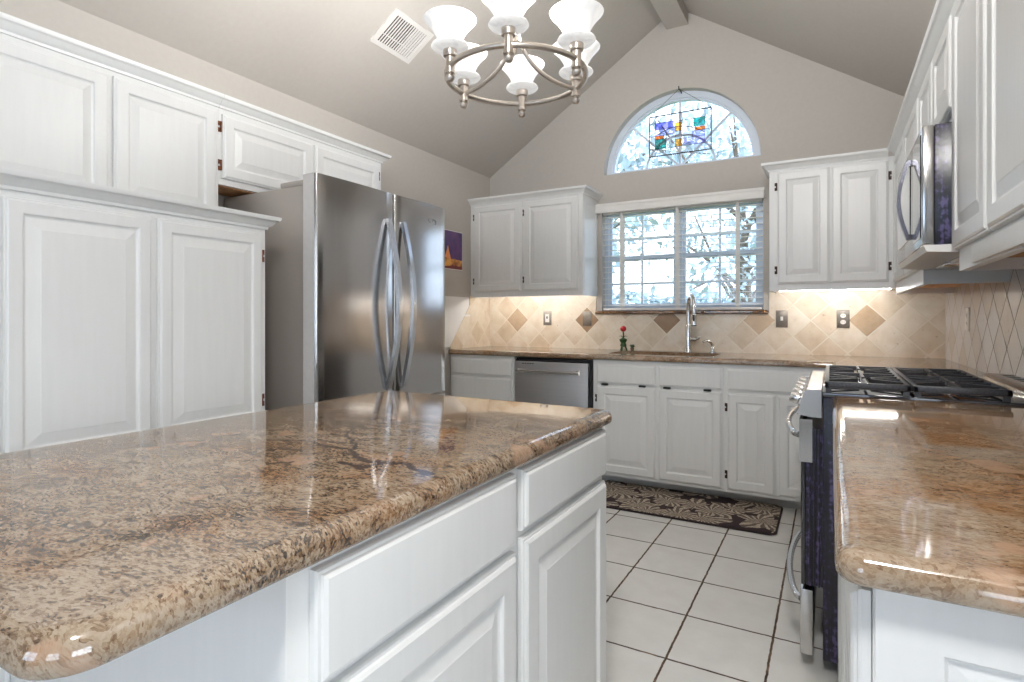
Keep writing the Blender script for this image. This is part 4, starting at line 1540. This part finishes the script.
# ------------------------------------------------------------------ rug
bm = NB()
P, F = fillet([(-1.415, 3.318, 0.05, 1), (-0.252, 3.318, 0.05, 1), (-0.252, 3.860, 0.05, 1), (-1.415, 3.860, 0.05, 1)])
rg_ = thing('kitchen_mat', 'dark kitchen mat with beige leaf pattern on the floor before the sink cabinet', 'mat', (-0.83, 3.59, 0.0))
rings = []
for d, z in ((0.0, 0.001), (0.0, 0.008), (0.003, 0.011), (0.010, 0.0115)):
    rings.append([bm.verts.new((p.x, p.y, z)) for p in offset_poly(P, [1] * len(P), d)])
for i in range(len(rings) - 1):
    for k in range(len(P)):
        bm.faces.new((rings[i][k], rings[i][(k + 1) % len(P)], rings[i + 1][(k + 1) % len(P)], rings[i + 1][k]))
bm.faces.new(rings[0])
bm.faces.new(rings[-1])
obj('border', bm, MT['rug_edge'], rg_)
bm = NB()
q = offset_poly(P, [1] * len(P), 0.009)
prism(bm, [(p.x, p.y) for p in q], 0.0116, 0.0135, 'z')
obj('pile', bm, MT['rug_pile'], rg_)

# ------------------------------------------------------------------ blind in the sink window
bd = thing('window_blind', 'white horizontal wood-slat blind lowered with open slats over the sink window', 'blind', (-1.005, YW, 1.23))
bm = NB()
bx(bm, -1.632, -0.405, YW - 0.052, YW - 0.044, 1.992, 2.062, 0.002)
bx(bm, -1.632, -1.624, YW - 0.044, YW - 0.001, 1.992, 2.062)
bx(bm, -0.413, -0.405, YW - 0.044, YW - 0.001, 1.992, 2.062)
bx(bm, -1.638, -0.399, YW - 0.058, YW - 0.052, 2.044, 2.066, 0.002)
obj('valance', bm, MT['blind'], bd)
obj('head_rail', box(-1.59, -0.42, YW + 0.002, YW + 0.055, 1.985, 2.025), MT['blind'], bd)
bm = NB()
nsl = 17
for k in range(nsl):
    z = 1.262 + k * (1.965 - 1.262) / (nsl - 1)
    A = []
    for j in range(5):
        t_ = -0.024 + 0.048 * j / 4
        zz = z + 0.002 * (1 - (t_ / 0.024) ** 2) + t_ * 0.055
        A.append((YW + 0.032 + t_, zz))
    poly = A + [(p[0], p[1] - 0.0028) for p in reversed(A)]
    prism(bm, poly, -1.592, -0.418, 'x')
obj('slats', bm, MT['blind'], bd)
obj('bottom_rail', box(-1.592, -0.418, YW + 0.010, YW + 0.056, 1.222, 1.240, 0.003), MT['blind'], bd)
for x in (-1.440, -1.007, -0.582):
    bm = box(x - 0.012, x + 0.012, YW + 0.0040, YW + 0.0050, 1.24, 1.985)
    bx(bm, x - 0.012, x + 0.012, YW + 0.0575, YW + 0.0585, 1.24, 1.985)
    obj('ladder_tape', bm, MT['tape'], bd)

# ------------------------------------------------------------------ stained-glass panel hanging in the arch
gx0, gx1, gz0, gz1 = -1.208, -0.752, 2.385, 2.692
gy = YW - 0.03
ga = thing('stained_glass_panel', 'hanging stained-glass panel with teal, violet and amber squares in the arched window', 'stained glass', ((gx0 + gx1) / 2, gy, gz0))
W_, H_ = gx1 - gx0, gz1 - gz0
gp = lambda u, v: (gx0 + u * W_, gz0 + v * H_)
bm = NB()
rect_frame(bm, gx0, gx1, gz0, gz1, 0.006, gy - 0.004, gy + 0.004)
obj('frame', bm, MT['lead'], ga)
cells = {'art_clear': [(0, .82, .1, 1), (.1, .82, .42, 1), (.42, .80, .54, 1), (.54, .80, .9, 1), (.9, .5, 1, 1), (.9, 0, 1, .5), (0, 0, .1, .5), (0, .5, .1, .82),
                       (.1, 0, .9, .18), (.28, .18, .43, .52), (.53, .42, .70, .80), (.53, .18, .57, .42), (.43, .36, .53, .56), (.40, .76, .53, .80)],
         'art_violet': [(.1, .66, .40, .82)],
         'art_lilac': [(.1, .50, .43, .66), (.57, .18, .9, .36), (.70, .36, .9, .50)],
         'art_teal': [(.1, .18, .28, .42), (.72, .60, .9, .80)],
         'art_amber': [(.43, .18, .53, .36), (.43, .56, .53, .76)],
         'art_orange': [(.1, .42, .24, .50), (.74, .50, .9, .58)]}
seen = []
for mname, lst in cells.items():
    for (u0, v0, u1, v1) in lst:
        (xa, za), (xb, zb2) = gp(u0, v0), gp(u1, v1)
        seen.append((xa, xb, za, zb2))
        o = obj('glass_piece', box(xa + 0.001, xb - 0.001, gy - 0.0012, gy + 0.0012, za + 0.001, zb2 - 0.001), MT[mname], ga, smooth=False)
        o['label'] = mname.replace('art_', '') + ' glass piece'
bm = NB()
for i_, (xa, xb, za, zb2) in enumerate(seen):
    e = 0.0012
    for q in ((xa - e, xb + e, za - e, za + e), (xa - e, xb + e, zb2 - e, zb2 + e), (xa - e, xa + e, za, zb2), (xb - e, xb + e, za, zb2)):
        bx(bm, q[0], q[1], gy - 0.0022, gy + 0.0022, q[2], q[3])
pts = [(*gp(u, 0.42 + 0.26 * math.sin(math.pi * min(1, u * 1.05)) - 0.04 * u), 0) for u in [0.12 + 0.78 * k / 14 for k in range(15)]]
tube(bm, [(p[0], gy - 0.003, p[1]) for p in pts], 0.0028, 6)
obj('came', bm, MT['lead'], ga, smooth=False)
bm = NB()
hk = (-0.985, gy + 0.005, 2.868)
tube(bm, [(gx0 + 0.004, gy, gz1), hk], 0.0016, 6)
tube(bm, [(gx1 - 0.004, gy, gz1), hk], 0.0016, 6)
obj('hanging_wire', bm, MT['lead'], ga)
bm = tube(NB(), [(-0.985, YW + 0.066, 2.866), (-0.985, YW + 0.01, 2.872), (-0.985, gy, 2.862), (-0.985, gy - 0.008, 2.872), (-0.985, gy - 0.006, 2.884)], 0.0042, 8)
obj('hook', bm, MT['black'], ga)

# ------------------------------------------------------------------ ceiling vent on the left slope
vt = thing('ceiling_vent', 'square white air vent on the sloping ceiling', 'vent', (-2.122, 2.515, APEX + SL * (-2.122 - RX)))
ux = Vector((1, 0, SL)).normalized()
uy = Vector((0, 1, 0))
un = Vector((SL, 0, -1)).normalized()
vc = Vector((-2.122, 2.515, APEX + SL * (-2.122 - RX)))


def vbox(bm, a0, a1, b0, b1, n0, n1, tilt=0.0):
    vs_ = []
    for n_ in (n0, n1):
        for a, b in ((a0, b0), (a1, b0), (a1, b1), (a0, b1)):
            k = tilt * (a - (a0 + a1) / 2)
            vs_.append(bm.verts.new(vc + ux * a + uy * b + un * (n_ + k)))
    for q in ((0, 1, 2, 3), (7, 6, 5, 4), (0, 4, 5, 1), (1, 5, 6, 2), (2, 6, 7, 3), (3, 7, 4, 0)):
        bm.faces.new([vs_[i] for i in q])


HA, HB = 0.115, 0.165
bm = NB()
vbox(bm, -HA, HA, -HB, -HB + 0.030, 0.001, 0.008)
vbox(bm, -HA, HA, HB - 0.030, HB, 0.001, 0.008)
vbox(bm, -HA, -HA + 0.026, -HB + 0.030, HB - 0.030, 0.001, 0.008)
vbox(bm, HA - 0.026, HA, -HB + 0.030, HB - 0.030, 0.001, 0.008)
obj('frame', bm, MT['vent_metal'], vt, smooth=False)
bm = NB()
vbox(bm, -HA + 0.026, HA - 0.026, -HB + 0.030, HB - 0.030, 0.0005, 0.0015)
obj('duct', bm, MT['duct_dark'], vt, smooth=False)
bm = NB()
nl = 15
for k in range(nl):
    b = -HB + 0.034 + k * (2 * HB - 0.068) / (nl - 1)
    vs_ = []
    hw = 0.0085 if k > 8 else 0.0055
    vbox(bm, -HA + 0.027, HA - 0.027, b - hw * 0.8, b + hw * 0.8, 0.003, 0.0055)
vbox(bm, -0.04, -0.036, -HB + 0.031, HB - 0.031, 0.0056, 0.0075)
obj('louvres', bm, MT['vent_metal'], vt, smooth=False)

# ------------------------------------------------------------------ chandelier
cx, cy, cz, cr_ = -1.003, 1.822, 2.040, 0.252
ch = thing('chandelier', 'brushed nickel ring chandelier with six lit frosted glass shades', 'chandelier', (cx, cy, cz))
tube_pts = [(cx + cr_ * math.cos(2 * math.pi * k / 72), cy + cr_ * math.sin(2 * math.pi * k / 72), cz) for k in range(72)]
obj('ring', tube(NB(), tube_pts, 0.0105, 10, closed=True), MT['nickel'], ch)
th0 = -90 + 29.25 - 6
SH = [(0.018, 0.053), (0.044, 0.053), (0.060, 0.057), (0.066, 0.063), (0.063, 0.069), (0.052, 0.073), (0.045, 0.078), (0.044, 0.086), (0.048, 0.098), (0.058, 0.116), (0.071, 0.134), (0.083, 0.147), (0.090, 0.154), (0.092, 0.158),
      (0.089, 0.158), (0.086, 0.153), (0.080, 0.146), (0.068, 0.133), (0.055, 0.115), (0.045, 0.098), (0.040, 0.086), (0.018, 0.080)]
for k in range(6):
    a = R(th0 + 60 * k)
    x, y = cx + cr_ * math.cos(a), cy + cr_ * math.sin(a)
    bm = lathe(NB(), [(0.0, -0.056), (0.010, -0.055), (0.0155, -0.048), (0.0165, -0.040), (0.012, -0.034), (0.012, -0.031), (0.018, -0.029), (0.018, -0.019), (0.0155, -0.017),
                      (0.0155, 0.028), (0.023, 0.030), (0.024, 0.034), (0.024, 0.052), (0.020, 0.054), (0.0, 0.054)], (x, y, cz), 18, cap=False)
    so = obj('socket', bm, MT['nickel'], ch)
    obj('shade', lathe(NB(), SH, (x, y, cz), 32, cap=False), MT['frosted_shade'], so)
    bm = lathe(NB(), [(0.0, 0.081), (0.011, 0.082), (0.012, 0.090), (0.020, 0.105), (0.023, 0.118), (0.018, 0.132), (0.0, 0.138)], (x, y, cz), 14, cap=False)
    obj('bulb', bm, MT['bulb'], so)
for k in (0, 2, 4):
    a = R(th0 + 60 * k)
    d = Vector((math.cos(a), math.sin(a), 0))
    pts = []
    for j in range(17):
        t_ = j / 16
        q_ = math.pi / 2 * t_
        pts.append(Vector((cx, cy, cz + 0.17 * (1 - math.cos(q_)))) + d * (0.012 + (cr_ - 0.012) * (1 - math.sin(q_))))
    obj('arm', tube(NB(), pts, 0.0085, 10), MT['nickel'], ch)
bm = lathe(NB(), [(0.0, 0.15), (0.012, 0.152), (0.020, 0.17), (0.022, 0.235), (0.012, 0.25), (0.011, 0.50), (0.018, 0.52), (0.018, 0.54), (0.006, 0.56), (0.0, 0.56)], (cx, cy, cz), 18, cap=False)
obj('column', bm, MT['nickel'], ch)
bm = NB()
zc_ = cz + 0.555
i_ = 0
while zc_ < 3.335 - 0.05:
    pts = []
    for k in range(14):
        a = 2 * math.pi * k / 14
        e, f_ = 0.010 * math.cos(a), 0.022 * math.sin(a)
        pts.append((cx + (e if i_ % 2 else 0), cy + (0 if i_ % 2 else e), zc_ + 0.018 + f_))
    tube(bm, pts, 0.0025, 6, closed=True)
    zc_ += 0.034
    i_ += 1
obj('chain', bm, MT['nickel'], ch)
bm = lathe(NB(), [(0.0, zc_ - 0.002), (0.012, zc_), (0.03, 3.30), (0.062, 3.325), (0.065, 3.344), (0.0, 3.344)], (cx, cy, 0), 24, cap=False)
obj('canopy', bm, MT['nickel'], ch)
pl = bpy.data.lights.new('chandelier_glow', 'POINT')
pl.energy = 8.5
pl.color = (1.0, 0.985, 0.96)
pl.shadow_soft_size = 0.03
for k in range(6):
    a = R(th0 + 60 * k)
    o = bpy.data.objects.new('chandelier_glow', pl)
    o.location = (cx + cr_ * math.cos(a), cy + cr_ * math.sin(a), cz + 0.165)
    C.objects.link(o)

# ------------------------------------------------------------------ outdoors
lw = struct('ground_lawn', box(-12, 10, YW + 0.2, 22, -0.35, -0.25), MT['lawn'])


def leafy(name, label, cat, base, hgt, spread, n, size, seed, low=0.3, group=None):
    random.seed(seed)
    t = thing(name, label, cat, base, group)
    bx_, by_, bz_ = base
    bm = NB()
    tube(bm, [(bx_, by_, bz_), (bx_ + 0.05, by_, bz_ + hgt * 0.35), (bx_ - 0.03, by_ + 0.05, bz_ + hgt * 0.75)], [0.14 * hgt / 5, 0.10 * hgt / 5, 0.04 * hgt / 5], 9)
    tips = []
    for k in range(16):
        a = random.uniform(0, 2 * math.pi)
        z0 = bz_ + hgt * random.uniform(low, 0.7)
        L = spread * random.uniform(0.5, 1.0)
        p0 = Vector((bx_, by_, z0))
        p1 = p0 + Vector((math.cos(a) * L * 0.5, math.sin(a) * L * 0.5, hgt * 0.10))
        p2 = p0 + Vector((math.cos(a) * L, math.sin(a) * L, hgt * random.uniform(0.05, 0.28)))
        tube(bm, [p0, p1, p2], [0.035, 0.022, 0.008], 6)
        tips += [p1, p2, (p1 + p2) / 2]
    obj('trunk', bm, MT['bark'], t)
    bm = NB()
    for k in range(n):
        c = random.choice(tips) + Vector((random.gauss(0, 1), random.gauss(0, 1), random.gauss(0, 0.8))) * spread * 0.20
        u = Vector((random.gauss(0, 1), random.gauss(0, 1), random.gauss(0, 1))).normalized()
        v = u.orthogonal().normalized()
        s = size * random.uniform(0.6, 1.3)
        bm.faces.new([bm.verts.new(c + q) for q in (u * s, v * s * 0.45, -u * s, -v * s * 0.45)])
    me_o = obj('foliage', bm, MT['leaf'], t, smooth=False)
    return t


leafy('tree', 'loose leafy tree outside the right half of the sink window', 'tree', (-1.05, 8.2, -0.25), 4.6, 1.4, 1500, 0.065, 5, 0.30)
leafy('tree', 'tall pale tree filling the arched window outside', 'tree', (-4.6, 12.0, -0.25), 8.0, 2.6, 3000, 0.12, 9, 0.35)
leafy('tree', 'distant tree outside the left half of the sink window', 'tree', (-3.9, 9.2, -0.25), 3.4, 0.8, 800, 0.11, 12, 0.35)
random.seed(21)
bm = NB()
for k in range(5200):
    x = random.uniform(-11, 5)
    hh = 2.05 + 0.28 * noise.noise(Vector((x * 0.7, 0, 0)))
    c = Vector((x, 15.5 + random.gauss(0, 0.35), -0.25 + hh * random.random() ** 0.6))
    u = Vector((random.gauss(0, 1), random.gauss(0, 1), random.gauss(0, 1))).normalized()
    v = u.orthogonal().normalized()
    s = 0.13 * random.uniform(0.6, 1.3)
    bm.faces.new([bm.verts.new(c + q) for q in (u * s, v * s * 0.5, -u * s, -v * s * 0.5)])
tag(obj('hedge', bm, MT['leaf'], smooth=False), 'low leafy hedge along the yard outside the sink window', 'hedge')
